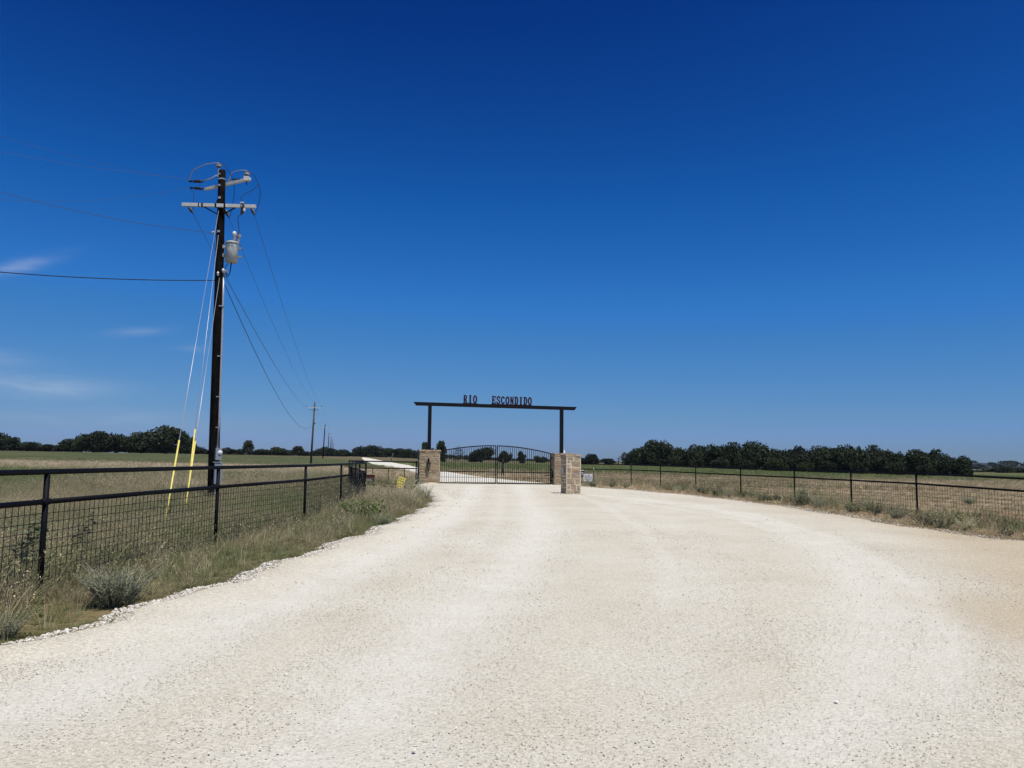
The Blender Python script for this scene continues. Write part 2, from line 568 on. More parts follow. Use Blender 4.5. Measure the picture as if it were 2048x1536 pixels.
M_GRASS = leaf_mat('field_grass', [(0.185, 0.245, 0.076), (0.265, 0.295, 0.120), (0.350, 0.325, 0.172), (0.47, 0.380, 0.225), (0.70, 0.575, 0.36), (0.78, 0.66, 0.44)], 0.30, tint=True)
M_OAK = leaf_mat('live_oak_leaves', [(0.013, 0.022, 0.009), (0.021, 0.032, 0.013), (0.031, 0.043, 0.017), (0.044, 0.053, 0.023)], 0.08)
M_BRUSH = leaf_mat('brush_leaves', [(0.020, 0.028, 0.013), (0.032, 0.042, 0.018), (0.045, 0.055, 0.025)], 0.12)
M_YGREEN = leaf_mat('yellow_green_leaves', [(0.030, 0.038, 0.013), (0.045, 0.052, 0.019), (0.060, 0.065, 0.026)], 0.15)
M_WOODS = leaf_mat('distant_leaves', [(0.024, 0.034, 0.022), (0.034, 0.046, 0.028), (0.042, 0.055, 0.032)], 0.1)
M_SHRUB = leaf_mat('grey_green_leaves', [(0.30, 0.33, 0.20), (0.42, 0.44, 0.29), (0.54, 0.54, 0.39)], 0.4)
M_WEED = leaf_mat('weed_leaves', [(0.11, 0.135, 0.062), (0.16, 0.18, 0.095), (0.25, 0.225, 0.145)], 0.2)
M_GREENB = leaf_mat('green_bush_leaves', [(0.07, 0.14, 0.025), (0.11, 0.19, 0.04), (0.16, 0.24, 0.06)], 0.25)
M_STEM = simple('dry_stem', (0.17, 0.135, 0.085), 0.9, 0.0, 0.3, 12.0)

# ------------------------------------------------------------------ ground
ys = np.concatenate([np.arange(-60, 90, 15), np.arange(90, 300, 14), np.geomspace(300, 7000, 26)])
xs = np.concatenate([-np.geomspace(6000, 240, 16), np.arange(-225, 240, 12), np.geomspace(240, 6000, 16)])
gx_, gy_ = np.meshgrid(xs, ys)
gv = np.stack([gx_, gy_, H(gx_, gy_)], -1).reshape(-1, 3)
nx_, ny_ = len(xs), len(ys)
ii = np.arange((ny_ - 1) * (nx_ - 1))
r0, c0 = ii // (nx_ - 1), ii % (nx_ - 1)
q = np.stack([r0 * nx_ + c0, r0 * nx_ + c0 + 1, (r0 + 1) * nx_ + c0 + 1, (r0 + 1) * nx_ + c0], -1)
ground = bpy.data.objects.new('ground', np_mesh('ground', gv, q.ravel(), np.full(len(q), 4), M_GROUND))
COL.objects.link(ground)
tag(ground, kind='structure')

# ------------------------------------------------------------------ gravel road (apron in front of the gate)
LE = [G(*p) for p in ((836, 972), (838, 977), (848, 985), (860, 997), (863, 1006), (850, 1016), (830, 1027), (800, 1041), (760, 1057), (700, 1080), (650, 1097), (560, 1130), (450, 1164), (330, 1206), (200, 1247), (0, 1300))]
RE = [G(*p) for p in ((1150, 972), (1165, 974), (1261, 980.5), (1400, 993), (1560, 1012), (1690, 1032), (1830, 1055), (1950, 1073), (2048, 1084))]
LE = sorted([(p.y, p.x) for p in LE] + [(-40, -46), (-5, -16.5), (2, -9.2), (4.2, -6.6), (52.5, -5.3)])
RE = sorted([(p.y, p.x) for p in RE] + [(-40, 60), (5, 27), (14, 20.5), (52.5, 4.0)])
LEy, LEx = np.array(LE).T
REy, REx = np.array(RE).T


def xl(y):
    y = np.asarray(y, float)
    return np.interp(y, LEy, LEx) + 0.10 * np.sin(y * 2.1) + 0.06 * np.sin(y * 5.3 + 1)


def xr(y):
    y = np.asarray(y, float)
    return np.interp(y, REy, REx) + 0.12 * np.sin(y * 1.3 + 2) + 0.07 * np.sin(y * 3.9)


def seg_dist(px, py, poly):
    d = np.full(px.shape, 1e9)
    for (x0, y0), (x1, y1) in zip(poly[:-1], poly[1:]):
        vx, vy = x1 - x0, y1 - y0
        tt = np.clip(((px - x0) * vx + (py - y0) * vy) / (vx * vx + vy * vy + 1e-9), 0, 1)
        d = np.minimum(d, np.hypot(px - x0 - tt * vx, py - y0 - tt * vy))
    return d


def track_poly(pts):
    return [(G(*p).x, G(*p).y) for p in pts]


TRACKS = [(track_poly([(952, 972), (935, 1000), (895, 1040), (800, 1095), (600, 1190), (250, 1340), (0, 1440)]), 0.55, 1.0),
          (track_poly([(1040, 972), (1062, 1005), (1085, 1045), (1060, 1100), (960, 1200), (780, 1370), (640, 1536)]), 0.6, 1.0),
          (track_poly([(1190, 992), (1400, 1012), (1560, 1052), (1690, 1120), (1760, 1220), (1740, 1380), (1600, 1536)]), 0.5, 0.8),
          (track_poly([(1230, 1010), (1330, 1040), (1400, 1100), (1380, 1240), (1300, 1536)]), 0.5, 0.45),
          (track_poly([(1230, 996), (1500, 1028), (1650, 1072), (1760, 1130), (1850, 1195), (1900, 1270), (1890, 1400)]), 0.24, 0.9),
          (track_poly([(1250, 1003), (1480, 1040), (1600, 1085), (1680, 1140), (1720, 1200)]), 0.2, 0.7),
          (track_poly([(1130, 984), (1200, 1008), (1290, 1060), (1340, 1130), (1340, 1230)]), 0.25, 0.6),
          (track_poly([(905, 978), (890, 1010), (850, 1045), (740, 1100), (520, 1185), (200, 1300)]), 0.22, 0.6),
          (track_poly([(1000, 975), (1005, 1010), (985, 1060), (900, 1150), (700, 1300), (450, 1480)]), 0.25, 0.5)]
rows = np.concatenate([np.arange(-40, 2, 3.0), np.arange(2, 12, 0.2), np.arange(12, 52.51, 0.35)])
cols_n = 150
uu = np.linspace(0, 1, cols_n)
vv = []
tr_, tn_ = [], []
RX, RY = [], []
for y in rows:
    a, b_ = float(xl(y)), float(xr(y))
    x = a + (b_ - a) * uu
    RX.append(x)
    RY.append(np.full(cols_n, y))
RX, RY = np.array(RX), np.array(RY)
track = np.zeros_like(RX)
for poly, w, amp in TRACKS:
    d = seg_dist(RX, RY, poly)
    track = np.maximum(track, amp * np.exp(-(d / w) ** 2))
edgeL = RX - xl(RY)
edgeR = xr(RY) - RX
tanv = 0.85 * np.exp(-np.maximum(edgeR, 0) / 1.1) * sstep((40 - RY) / 14) + 0.85 * sstep((RX - 0.40 * RY - 1.0 + 0.25 * np.sin(RY * 0.9) + 0.2 * np.sin(RX * 2.1 + RY * 0.4)) / (0.11 * RY + 0.8)) * sstep((27 - RY) / 8)
tanv += 0.25 * np.exp(-((RX - 1.8) / 1.2) ** 2 - ((RY - 33) / 7) ** 2) + 0.22 * np.exp(-(edgeL / 0.7) ** 2)
lump = 0.5 * np.sin(RX * 1.7 + np.sin(RY * 0.9)) + 0.5 * np.sin(RY * 1.3 + RX * 0.6)
z = AX * RX + 0.035 + 0.006 * lump - 0.022 * track
z += 0.075 * np.exp(-((edgeL - 0.45) / 0.28) ** 2) * sstep(edgeL / 0.2)
z -= 0.10 * (1 - sstep(edgeL / 0.22)) + 0.10 * (1 - sstep(edgeR / 0.35))
rv = np.stack([RX, RY, z], -1).reshape(-1, 3)
ny2 = len(rows)
ii = np.arange((ny2 - 1) * (cols_n - 1))
r0, c0 = ii // (cols_n - 1), ii % (cols_n - 1)
q = np.stack([r0 * cols_n + c0, r0 * cols_n + c0 + 1, (r0 + 1) * cols_n + c0 + 1, (r0 + 1) * cols_n + c0], -1)
rme = np_mesh('gravel_road', rv, q.ravel(), np.full(len(q), 4), M_ROAD, True)
for nm, arr in (('track', track), ('tan', tanv)):
    at_ = rme.attributes.new(nm, 'FLOAT', 'POINT')
    at_.data.foreach_set('value', arr.astype(np.float32).ravel())
road = bpy.data.objects.new('gravel_road', rme)
COL.objects.link(road)
tag(road, kind='structure')

# the drive beyond the gate, bending away to the left
DL = [(-5.3, 52.4), (-6.4, 60), (-9.3, 76), (-19.5, 119), (-31, 175), (-50, 264), (-71.5, 372), (-79, 410), (-126, 600), (-190, 880)]
DR = [(4.0, 52.4), (1.2, 58), (-0.5, 64), (-2.8, 72), (-4.8, 82), (-7.3, 93.5), (-9.2, 99), (-18.3, 148), (-33, 222), (-57, 325), (-70.5, 376), (-77.5, 413), (-118, 606), (-181, 886)]


def resample(pl, n):
    pl = np.array(pl, float)
    d = np.concatenate([[0], np.cumsum(np.hypot(*np.diff(pl, axis=0).T))])
    s_ = d[-1] * (np.linspace(0, 1, n) ** 1.8)
    return np.stack([np.interp(s_, d, pl[:, 0]), np.interp(s_, d, pl[:, 1])], -1)


A_, B_ = resample(DL, 90), resample(DR, 90)
dv, df = [], []
for i in range(90):
    for k in range(7):
        p_ = A_[i] + (B_[i] - A_[i]) * k / 6
        hz = (0.05 if 0 < k < 6 else -0.05) - (0.5 if 378 < p_[1] < 540 else 0.0)
        dv.append((p_[0], p_[1], float(H(p_[0], p_[1])) + hz + (0.05 if p_[1] > 150 else 0.0)))
for i in range(89):
    for k in range(6):
        df += [i * 7 + k, i * 7 + k + 1, (i + 1) * 7 + k + 1, (i + 1) * 7 + k]
dme = np_mesh('drive', dv, df, [4] * (89 * 6), M_ROAD, True)
at_ = dme.attributes.new('track', 'FLOAT', 'POINT')
at_.data.foreach_set('value', np.full(len(dv), 1.0, np.float32))
drive = bpy.data.objects.new('drive', dme)
COL.objects.link(drive)
tag(drive, kind='structure')
DPOLY = np.concatenate([A_, B_[::-1]])


def in_poly(x, y, poly):
    inside = np.zeros(x.shape, bool)
    n = len(poly)
    j = n - 1
    for i in range(n):
        xi, yi = poly[i]
        xj, yj = poly[j]
        cnd = ((yi > y) != (yj > y)) & (x < (xj - xi) * (y - yi) / (yj - yi + 1e-12) + xi)
        inside ^= cnd
        j = i
    return inside


def on_road(x, y, m=0.0):
    a = (y < 52.5) & (x > xl(y) - m) & (x < xr(y) + m)
    return a | ((y > 52) & in_poly(x, y, DPOLY))


# distant low hill on the right horizon
hv, hf = [], []
hn = 60
for i in range(hn):
    u = i / (hn - 1)
    x = 520 + 1150 * u
    yy = 1500 - 260 * u
    prof = math.sin(math.pi * min(1, u * 1.25)) ** 0.7 if u < 0.8 else 1.0
    prof = min(1.0, (u / 0.12)) * (0.8 + 0.2 * math.sin(u * 9) + 0.12 * math.sin(u * 31))
    zb = float(H(x, yy)) - 2
    for k, (dy, hh) in enumerate(((-160, 0), (-60, 7), (0, 13), (90, 8), (220, 0))):
        hv.append((x, yy + dy, zb + hh * prof * 1.05))
for i in range(hn - 1):
    for k in range(4):
        hf += [i * 5 + k, (i + 1) * 5 + k, (i + 1) * 5 + k + 1, i * 5 + k + 1]
M_HILL = simple('wooded_hill', (0.020, 0.028, 0.022), 0.95, 0.0, 0.5, 0.08, 0.8, 0.15)
hill = bpy.data.objects.new('hill', np_mesh('hill', hv, hf, [4] * ((hn - 1) * 4), M_HILL, True))
COL.objects.link(hill)
tag(hill, kind='structure')
#PART2
ORD = ['first', 'second', 'third', 'fourth', 'fifth', 'sixth', 'seventh', 'eighth', 'ninth', 'tenth', 'eleventh', 'twelfth', 'thirteenth', 'fourteenth',
       'fifteenth', 'sixteenth', 'seventeenth', 'eighteenth', 'nineteenth', 'twentieth', 'twenty-first', 'twenty-second', 'twenty-third', 'twenty-fourth']


def at_ground(p, dz=0.0):
    return Vector((p[0], p[1], float(H(p[0], p[1])) + dz))


# ------------------------------------------------------------------ pipe fences
RAIL_H, MID_H, PIPE_R = 1.376, 1.05, 0.031


def wire_panel(mb, a, b_, z0, z1, pitch_h=0.1, pitch_v=0.1, r=0.0032, sag=0.004):
    a, b_ = Vector(a), Vector(b_)
    ln = (b_ - a).length
    n = max(2, int(ln / pitch_h))
    for i in range(1, n):
        p = a.lerp(b_, i / n)
        j = rnd.uniform(-sag, sag)
        mb.tube([p + Vector((j, j, z0)), p + Vector((rnd.uniform(-sag, sag), j, z1))], r, 3, False)
    k = int((z1 - z0) / pitch_v)
    for i in range(k + 1):
        zz = z1 - 0.03 - i * pitch_v
        if zz < z0:
            break
        pts = []
        for m_ in range(7):
            p = a.lerp(b_, m_ / 6)
            pts.append(p + Vector((0, 0, zz + rnd.uniform(-sag, sag) * 1.5)))
        mb.tube(pts, r, 3, False)


def pipe_fence(name, posts, label, parent=None, rail_r=PIPE_R, dz=None, ph=0.1, pv=0.1, side=(0, 0, 0)):
    dz = dz or [0] * len(posts)
    base = [at_ground(p, z_) for p, z_ in zip(posts, dz)]
    t_ = parent or thing(name, base[0], label, 'fence')
    for p in base:
        MB().tube([p - Vector((0, 0, 0.15)), p + Vector((0, 0, RAIL_H - rail_r * 0.5))], PIPE_R, 10).build('post', M_PIPE, t_, True)
    top = MB().tube([p + Vector((0, 0, RAIL_H)) for p in base], rail_r, 10)
    top.build('top_rail', M_PIPE, t_, True)
    for p0, p1 in zip(base[:-1], base[1:]):
        d = (p1 - p0).normalized() * 0.012
        MB().tube([p0 + d + Vector((0, 0, MID_H)), p1 - d + Vector((0, 0, MID_H))], rail_r * 0.93, 10).build('mid_rail', M_PIPE, t_, True)
        c_ = MB()
        for p in (p0 + d * 3, p1 - d * 3):
            c_.tube([p + Vector((0, 0, MID_H)) - d * 2.2, p + Vector((0, 0, MID_H)) + d * 2.2], rail_r * 1.18, 10)
        c_.build_each('rail_collar', M_PIPE, t_, True)
        w_ = MB()
        off = Vector(side)
        wire_panel(w_, p0 + off, p1 + off, 0.02, MID_H, ph, pv, 0.0042)
        tag(w_.build('wire_panel', M_WIRE, t_), kind='stuff')
    return t_


C0 = (-5.21, 28.0)
E0 = G(697, 971)
E0 = (E0.x, E0.y)
left_posts = [(-5.35, -0.6), (-5.22, 4.0), (-5.11, 8.61), (-4.97, 13.26), (-4.66, 17.72), (-4.78, 21.98), C0]
lf = pipe_fence('pipe_fence', left_posts, 'black pipe fence with wire panels along the left verge, turning back at the corner post', side=(-0.03, 0, 0))
ret = [C0] + [(C0[0] + (E0[0] - C0[0]) * f_, C0[1] + (E0[1] - C0[1]) * f_) for f_ in (0.27, 0.5, 0.75, 1.0)]
for p in ret[1:]:
    b0 = at_ground(p)
    MB().tube([b0 - Vector((0, 0, 0.15)), b0 + Vector((0, 0, RAIL_H))], PIPE_R, 10).build('post', M_PIPE, lf, True)
MB().tube([at_ground(p, RAIL_H) for p in ret], PIPE_R, 10).build('top_rail', M_PIPE, lf, True)
for p0, p1 in zip(ret[:-1], ret[1:]):
    MB().tube([at_ground(p0, MID_H), at_ground(p1, MID_H)], PIPE_R * 0.93, 10).build('mid_rail', M_PIPE, lf, True)
    w_ = MB()
    wire_panel(w_, at_ground(p0) + Vector((0.03, 0, 0)), at_ground(p1) + Vector((0.03, 0, 0)), 0.02, MID_H, 0.1, 0.1, 0.0036)
    tag(w_.build('wire_panel', M_WIRE, lf), kind='stuff')

right_posts = [(4.35, 50.6), (7.75, 50.4), (8.93, 46.68), (9.81, 41.47), (10.87, 36.96), (11.83, 32.6), (12.45, 28.6), (12.95, 24.96), (13.55, 19.8), (12.7, 14.6), (11.4, 9.8)]
pipe_fence('pipe_fence', right_posts, 'black pipe fence with wire mesh curving along the right edge of the gravel', dz=[0, 0, 0, 0, 0, 0, 0, 0, -0.06, -0.08, -0.08], side=(0.03, 0.02, 0), ph=0.12, pv=0.12)

# ------------------------------------------------------------------ gateway axes
PSI = R(13.0)
GU = Vector((math.cos(PSI), math.sin(PSI), 0))        # along the gate, left to right
GN = Vector((math.sin(PSI), -math.cos(PSI), 0))       # out of the gate towards the road
LP0 = P(857, 967, 48.2)
LP0.z = 0


def gate_pt(px, py, off=0.0):
    """point of the gate's upright plane (off = metres in front of it)"""
    d = ray(px, py)
    o = Vector((0, 0, EYE))
    t_ = ((LP0 + GN * off) - o).dot(GN) / d.dot(GN)
    return o + d * t_


def gate_s(px):
    return (gate_pt(px, 920) - LP0).dot(GU)


def gpos(s_, off=0.0, z_=0.0):
    p = LP0 + GU * s_ + GN * off
    p.z = z_
    return p


# rough stone blocks shared by all pillars: unit width (x) and height (z), face towards -y
def stone_block(seed):
    r_ = random.Random(seed)
    j = lambda a: r_.uniform(-a, a)
    v = []
    for (y, ins, jt) in ((0.0, 0.0, 0.015), (-0.62, 0.0, 0.03), (-1.0, 0.07, 0.035)):
        for x, z_ in ((-0.5, -0.5), (0.5, -0.5), (0.5, 0.5), (-0.5, 0.5)):
            v.append((x * (1 - 2 * ins) + j(jt), y + (j(0.16) if y < -0.9 else 0), z_ * (1 - 2 * ins) + j(jt)))
    v.append((j(0.15), -1.0 - r_.uniform(-0.05, 0.3), j(0.15)))
    f = []
    for a in (0, 4):
        for k in range(4):
            k2 = (k + 1) % 4
            f.append((a + k, a + k2, a + 4 + k2, a + 4 + k))
    for k in range(4):
        f.append((8 + k, 8 + (k + 1) % 4, 12))
    me = bpy.data.meshes.new('stone')
    me.from_pydata(v, [], f)
    me.materials.append(M_STONE)
    return me


STONES = [stone_block(i) for i in range(8)]


def lay_face(parent, origin, along, outward, W, Hh, rng_, row_h, col_w, split, joint, depth):
    """one wall face of random ashlar; every stone an object sharing one of eight meshes"""
    along, outward = Vector(along), Vector(outward)
    m = Matrix((along, -outward, Vector((0, 0, 1)))).transposed()
    z0 = 0.0
    while z0 < Hh - 0.04:
        rh = rng_.uniform(*row_h)
        if Hh - z0 - rh < row_h[0] * 0.7:
            rh = Hh - z0
        x0 = 0.0
        while x0 < W - 0.02:
            cw = rng_.uniform(*col_w)
            if W - x0 - cw < col_w[0] * 0.75:
                cw = W - x0
            parts = [(z0, rh)]
            if rng_.random() < split and rh > 0.17:
                f_ = rng_.uniform(0.35, 0.65)
                parts = [(z0, rh * f_), (z0 + rh * f_, rh * (1 - f_))]
            for (zz, hh) in parts:
                ob = bpy.data.objects.new('stone', rng_.choice(STONES))
                COL.objects.link(ob)
                ob.parent = parent
                c_ = Vector(origin) + along * (x0 + cw / 2) + Vector((0, 0, zz + hh / 2))
                flip = rng_.choice((-1, 1))
                sc = Matrix.Diagonal((max(0.05, cw - joint) * 1.0, depth * rng_.uniform(0.8, 1.25), max(0.04, hh - joint), 1.0))
                rt = Matrix.Rotation(rng_.uniform(-0.012, 0.012), 4, 'Y') @ (Matrix.Rotation(math.pi, 4, 'Y') if flip < 0 else Matrix.Identity(4))
                ob.matrix_local = Matrix.Translation(c_) @ m.to_4x4() @ rt @ sc
            x0 += cw
        z0 += rh


def pillar(base, psi, W, D, Hh, seed, label, row_h, col_w, split, joint, core_out=0.0, capw=0.07, caph=0.085):
    rng_ = random.Random(seed)
    t_ = thing('stone_pillar', base, label, 'stone pillar')
    t_.rotation_euler = (0, 0, psi)
    t_['_o'] = [0, 0, 0]
    z_in = 0.0
    MB().box((0, 0, Hh / 2 - 0.15), (W + core_out, D + core_out, Hh + 0.3)).build('mortar_core', M_MORTAR, t_)
    e = 0.025 - 0.012
    lay_face(t_, (-W / 2 + 0.01, -D / 2 + 0.025, z_in), (1, 0, 0), (0, -1, 0), W - 0.02, Hh - z_in, rng_, row_h, col_w, split, joint, 0.05)
    lay_face(t_, (-W / 2 + 0.025, D / 2 - 0.01, z_in), (0, -1, 0), (-1, 0, 0), D - 0.02, Hh - z_in, rng_, row_h, col_w, split, joint, 0.05)
    lay_face(t_, (W / 2 - 0.025, -D / 2 + 0.01, z_in), (0, 1, 0), (1, 0, 0), D - 0.02, Hh - z_in, rng_, row_h, col_w, split, joint, 0.05)
    # rough flagstone cap in two or three slabs
    nx = 3 if W > 1 else 2
    x0 = -W / 2 - capw
    tw = W + 2 * capw
    cuts = sorted(rng_.uniform(0.3, 0.7) / nx * 2 * (k + 0.5) / 1.0 for k in range(nx - 1))
    cuts = [0] + [(k + 1) / nx + rng_.uniform(-0.08, 0.08) for k in range(nx - 1)] + [1]
    for a, b_ in zip(cuts[:-1], cuts[1:]):
        hh = caph * rng_.uniform(0.85, 1.15)
        mb = MB()
        w_ = (b_ - a) * tw - 0.012
        c_ = Vector((x0 + (a + b_) / 2 * tw, rng_.uniform(-0.02, 0.02), Hh + hh / 2 + 0.002))
        n_ = 12
        ring = []
        for k in range(n_):
            an_ = 2 * math.pi * (k + 0.5) / n_
            cx, cy = math.cos(an_), math.sin(an_)
            k_ = 1 / max(abs(cx), abs(cy))
            ring.append((cx * k_ * w_ / 2 * rng_.uniform(0.95, 1.0), cy * k_ * (D / 2 + capw) * rng_.uniform(0.93, 1.0)))
        vs_ = [(c_.x + x, c_.y + y, c_.z - hh / 2) for x, y in ring] + [(c_.x + x * 0.98, c_.y + y * 0.98, c_.z + hh / 2 + rng_.uniform(-0.008, 0.008)) for x, y in ring]
        fs_ = [tuple(range(n_ - 1, -1, -1)), tuple(range(n_, 2 * n_))] + [(k, (k + 1) % n_, n_ + (k + 1) % n_, n_ + k) for k in range(n_)]
        mb.add(vs_, fs_).build('cap_stone', M_CAP, t_)
    return t_


sL, sR = gate_s(857.5), gate_s(1124.5)
zL = float(H(*gpos(sL).xy)) - 0.02
zR = P(1124, 971.5, gpos(sR).y).z
PIL_HL, PIL_HR = 2.02, 1.99
plL = gpos(sL, 0, zL)
plR = gpos(sR, 0, zR)
pillar(plL, PSI, 1.24, 0.95, PIL_HL, 5, 'stone gate pillar at the left end of the arch, with a lantern on it', (0.11, 0.24), (0.22, 0.55), 0.35, 0.018, core_out=-0.005)
pillar(plR, PSI, 1.24, 0.95, PIL_HR, 9, 'stone gate pillar at the right end of the arch, behind the smaller pillar', (0.11, 0.26), (0.22, 0.55), 0.35, 0.02, core_out=0.0)
fpB = G(1133, 989.5)
PSF = R(16.5)
fu = Vector((math.cos(PSF), math.sin(PSF), 0))
fn = Vector((math.sin(PSF), -math.cos(PSF), 0))
FW_, FD_, FH_ = 0.70, 0.72, 1.80
fpc = Vector((fpB.x, fpB.y, 0)) + fu * FW_ / 2 - fn * FD_ / 2
fpc.z = fpB.z - 0.01
pillar(fpc, PSF, FW_, FD_, FH_, 21, 'smaller freestanding stone pillar on the gravel in front of the right gate pillar', (0.22, 0.36), (0.18, 0.42), 0.55, 0.046, core_out=0.022, capw=0.06, caph=0.075)

# ------------------------------------------------------------------ entrance arch: posts, beam and the ranch name
aL, aR = gate_pt(858, 900), gate_pt(1123, 904)
arch = thing('entrance_arch', Vector((aL.x, aL.y, plL.z + PIL_HL)), 'black steel entrance arch carrying the ranch name above the gates', 'entrance arch')
b0, b1 = gate_pt(828, 807.3), gate_pt(1152, 817.3)
bu = (b1 - b0).normalized()
bn = Vector((GN.x, GN.y, 0)).normalized()
bz = bu.cross(bn).normalized()
if bz.z < 0:
    bz = -bz
hb, db = 0.215, 0.22
mb = MB()
vs_ = []
for sy in (-1, 1):
    for (p, ex, zz) in ((b0, -0.02, 1), (b1, 0.02, 1), (b1, -0.12, -1), (b0, 0.14, -1)):
        vs_.append(p + bu * ex + bz * zz * hb / 2 + bn * sy * db / 2)
mb.add(vs_, [(0, 1, 2, 3), (7, 6, 5, 4), (0, 4, 5, 1), (1, 5, 6, 2), (2, 6, 7, 3), (3, 7, 4, 0)])
mb.build('beam', M_IRON, arch)


def beam_at(s_):
    return b0 + (b1 - b0) * s_


for px, pl, ph_ in ((858.2, plL, PIL_HL), (1122.8, plR, PIL_HR)):
    q0 = gate_pt(px, 900)
    q0.z = pl.z + ph_ + 0.06
    fr = (q0 - b0).xy.length / (b1 - b0).xy.length
    zt = beam_at(fr).z - hb / 2
    mb = MB().box(((q0.x), q0.y, (q0.z + zt) / 2), (0.205, 0.205, zt - q0.z - 0.004), rz=PSI)
    mb.box((q0.x, q0.y, q0.z + 0.012), (0.34, 0.34, 0.024), rz=PSI)
    mb.build('post', M_IRON, arch)

LW, LH, LT = 0.23, 0.49, 0.072      # letter cell, stroke


def strokes(ch):
    """western slab letters with middle spurs, as centre lines in a unit cell (x 0..1, z 0..1) and stroke factors"""
    def ell(a0, a1, n=14, cx=0.5, rx=0.40, cz=0.5, rz_=0.44):
        return [(cx + rx * math.cos(math.radians(a0 + (a1 - a0) * i / n)), cz + rz_ * math.sin(math.radians(a0 + (a1 - a0) * i / n))) for i in range(n + 1)]
    S = []
    serif = lambda x, z_, w=0.2: S.append(([(x - w, z_), (x + w, z_)], 0.9))
    spur = lambda x, z_=0.5: S.append(([(x - 0.15, z_), (x + 0.15, z_)], 0.75))
    if ch == 'I':
        S.append(([(0.5, 0.03), (0.5, 0.97)], 1.5)); serif(0.5, 0.04, 0.34); serif(0.5, 0.96, 0.34); spur(0.5)
    elif ch == 'R':
        S.append(([(0.22, 0.03), (0.22, 0.97)], 1.35)); serif(0.2, 0.04, 0.22); serif(0.15, 0.96, 0.15)
        S.append(([(0.22, 0.95), (0.58, 0.95), (0.78, 0.86), (0.80, 0.72), (0.70, 0.57), (0.22, 0.52)], 1.0))
        S.append(([(0.50, 0.53), (0.70, 0.30), (0.80, 0.04), (0.98, 0.04)], 1.25)); spur(0.13, 0.3)
    elif ch == 'O':
        S.append((ell(0, 360, 24), 1.25)); spur(0.92); spur(0.08)
    elif ch == 'E':
        S.append(([(0.25, 0.03), (0.25, 0.97)], 1.35)); S.append(([(0.02, 0.96), (0.88, 0.96), (0.90, 0.74)], 0.95))
        S.append(([(0.02, 0.04), (0.90, 0.04), (0.93, 0.28)], 0.95)); S.append(([(0.25, 0.5), (0.68, 0.5)], 0.9)); S.append(([(0.68, 0.40), (0.68, 0.60)], 0.8)); spur(0.14, 0.5)
    elif ch == 'S':
        S.append(([(0.88, 0.72), (0.84, 0.90), (0.50, 0.96), (0.18, 0.86), (0.16, 0.68), (0.40, 0.55), (0.66, 0.46), (0.86, 0.32), (0.82, 0.13), (0.50, 0.04), (0.16, 0.10), (0.10, 0.30)], 1.15))
    elif ch == 'C':
        S.append((ell(42, 318, 18), 1.2)); S.append(([(0.86, 0.68), (0.86, 0.92)], 0.9)); S.append(([(0.86, 0.10), (0.86, 0.32)], 0.9)); spur(0.08)
    elif ch == 'N':
        S.append(([(0.20, 0.03), (0.20, 0.97)], 0.95)); S.append(([(0.82, 0.03), (0.82, 0.97)], 0.95)); S.append(([(0.18, 0.96), (0.84, 0.04)], 1.35))
        serif(0.2, 0.04, 0.2); serif(0.12, 0.96, 0.14); serif(0.82, 0.96, 0.18)
    elif ch == 'D':
        S.append(([(0.25, 0.03), (0.25, 0.97)], 1.3)); S.append(([(0.03, 0.96), (0.52, 0.96), (0.76, 0.86), (0.86, 0.66), (0.86, 0.34), (0.76, 0.14), (0.52, 0.04), (0.03, 0.04)], 1.15)); spur(0.92); spur(0.16)
    return S


def letter(ch, o):
    mb = MB()
    for li, (pts, k) in enumerate(strokes(ch)):
        w_ = LT * k
        dep = 0.020 + 0.0015 * li
        for i in range(len(pts) - 1):
            a = Vector((pts[i][0] * LW, pts[i][1] * LH))
            c_ = Vector((pts[i + 1][0] * LW, pts[i + 1][1] * LH))
            d = (c_ - a)
            if d.length < 1e-5:
                continue
            e_ = d.normalized() * (w_ * 0.22 if len(pts) > 2 else 0)
            p = o + bu * (a.x - e_.x) + bz * (a.y - e_.y)
            q_ = o + bu * (c_.x + e_.x) + bz * (c_.y + e_.y)
            mb.bar(p, q_, w_, dep + 0.0008 * (i % 3), upv=bn)
    mb.build('letter', M_LETTER, arch)


for word, x0, x1 in (('RIO', 927, 953.5), ('ESCONDIDO', 984, 1063)):
    q0, q1 = gate_pt(x0, 805), gate_pt(x1, 808)
    f0 = (q0 - b0).xy.length / (b1 - b0).xy.length
    f1 = (q1 - b0).xy.length / (b1 - b0).xy.length
    p0, p1 = beam_at(f0) + bz * (hb / 2 + 0.035), beam_at(f1) + bz * (hb / 2 + 0.035)
    MB().bar(p0 - bu * 0.05 - bz * 0.016, p1 + bu * 0.05 - bz * 0.016, 0.06, 0.034).build('letter_strip', M_LETTER, arch)
    n_ = len(word)
    pitch = ((p1 - p0).length - LW) / (n_ - 1)
    for i, ch in enumerate(word):
        letter(ch, p0 + bu * pitch * i)

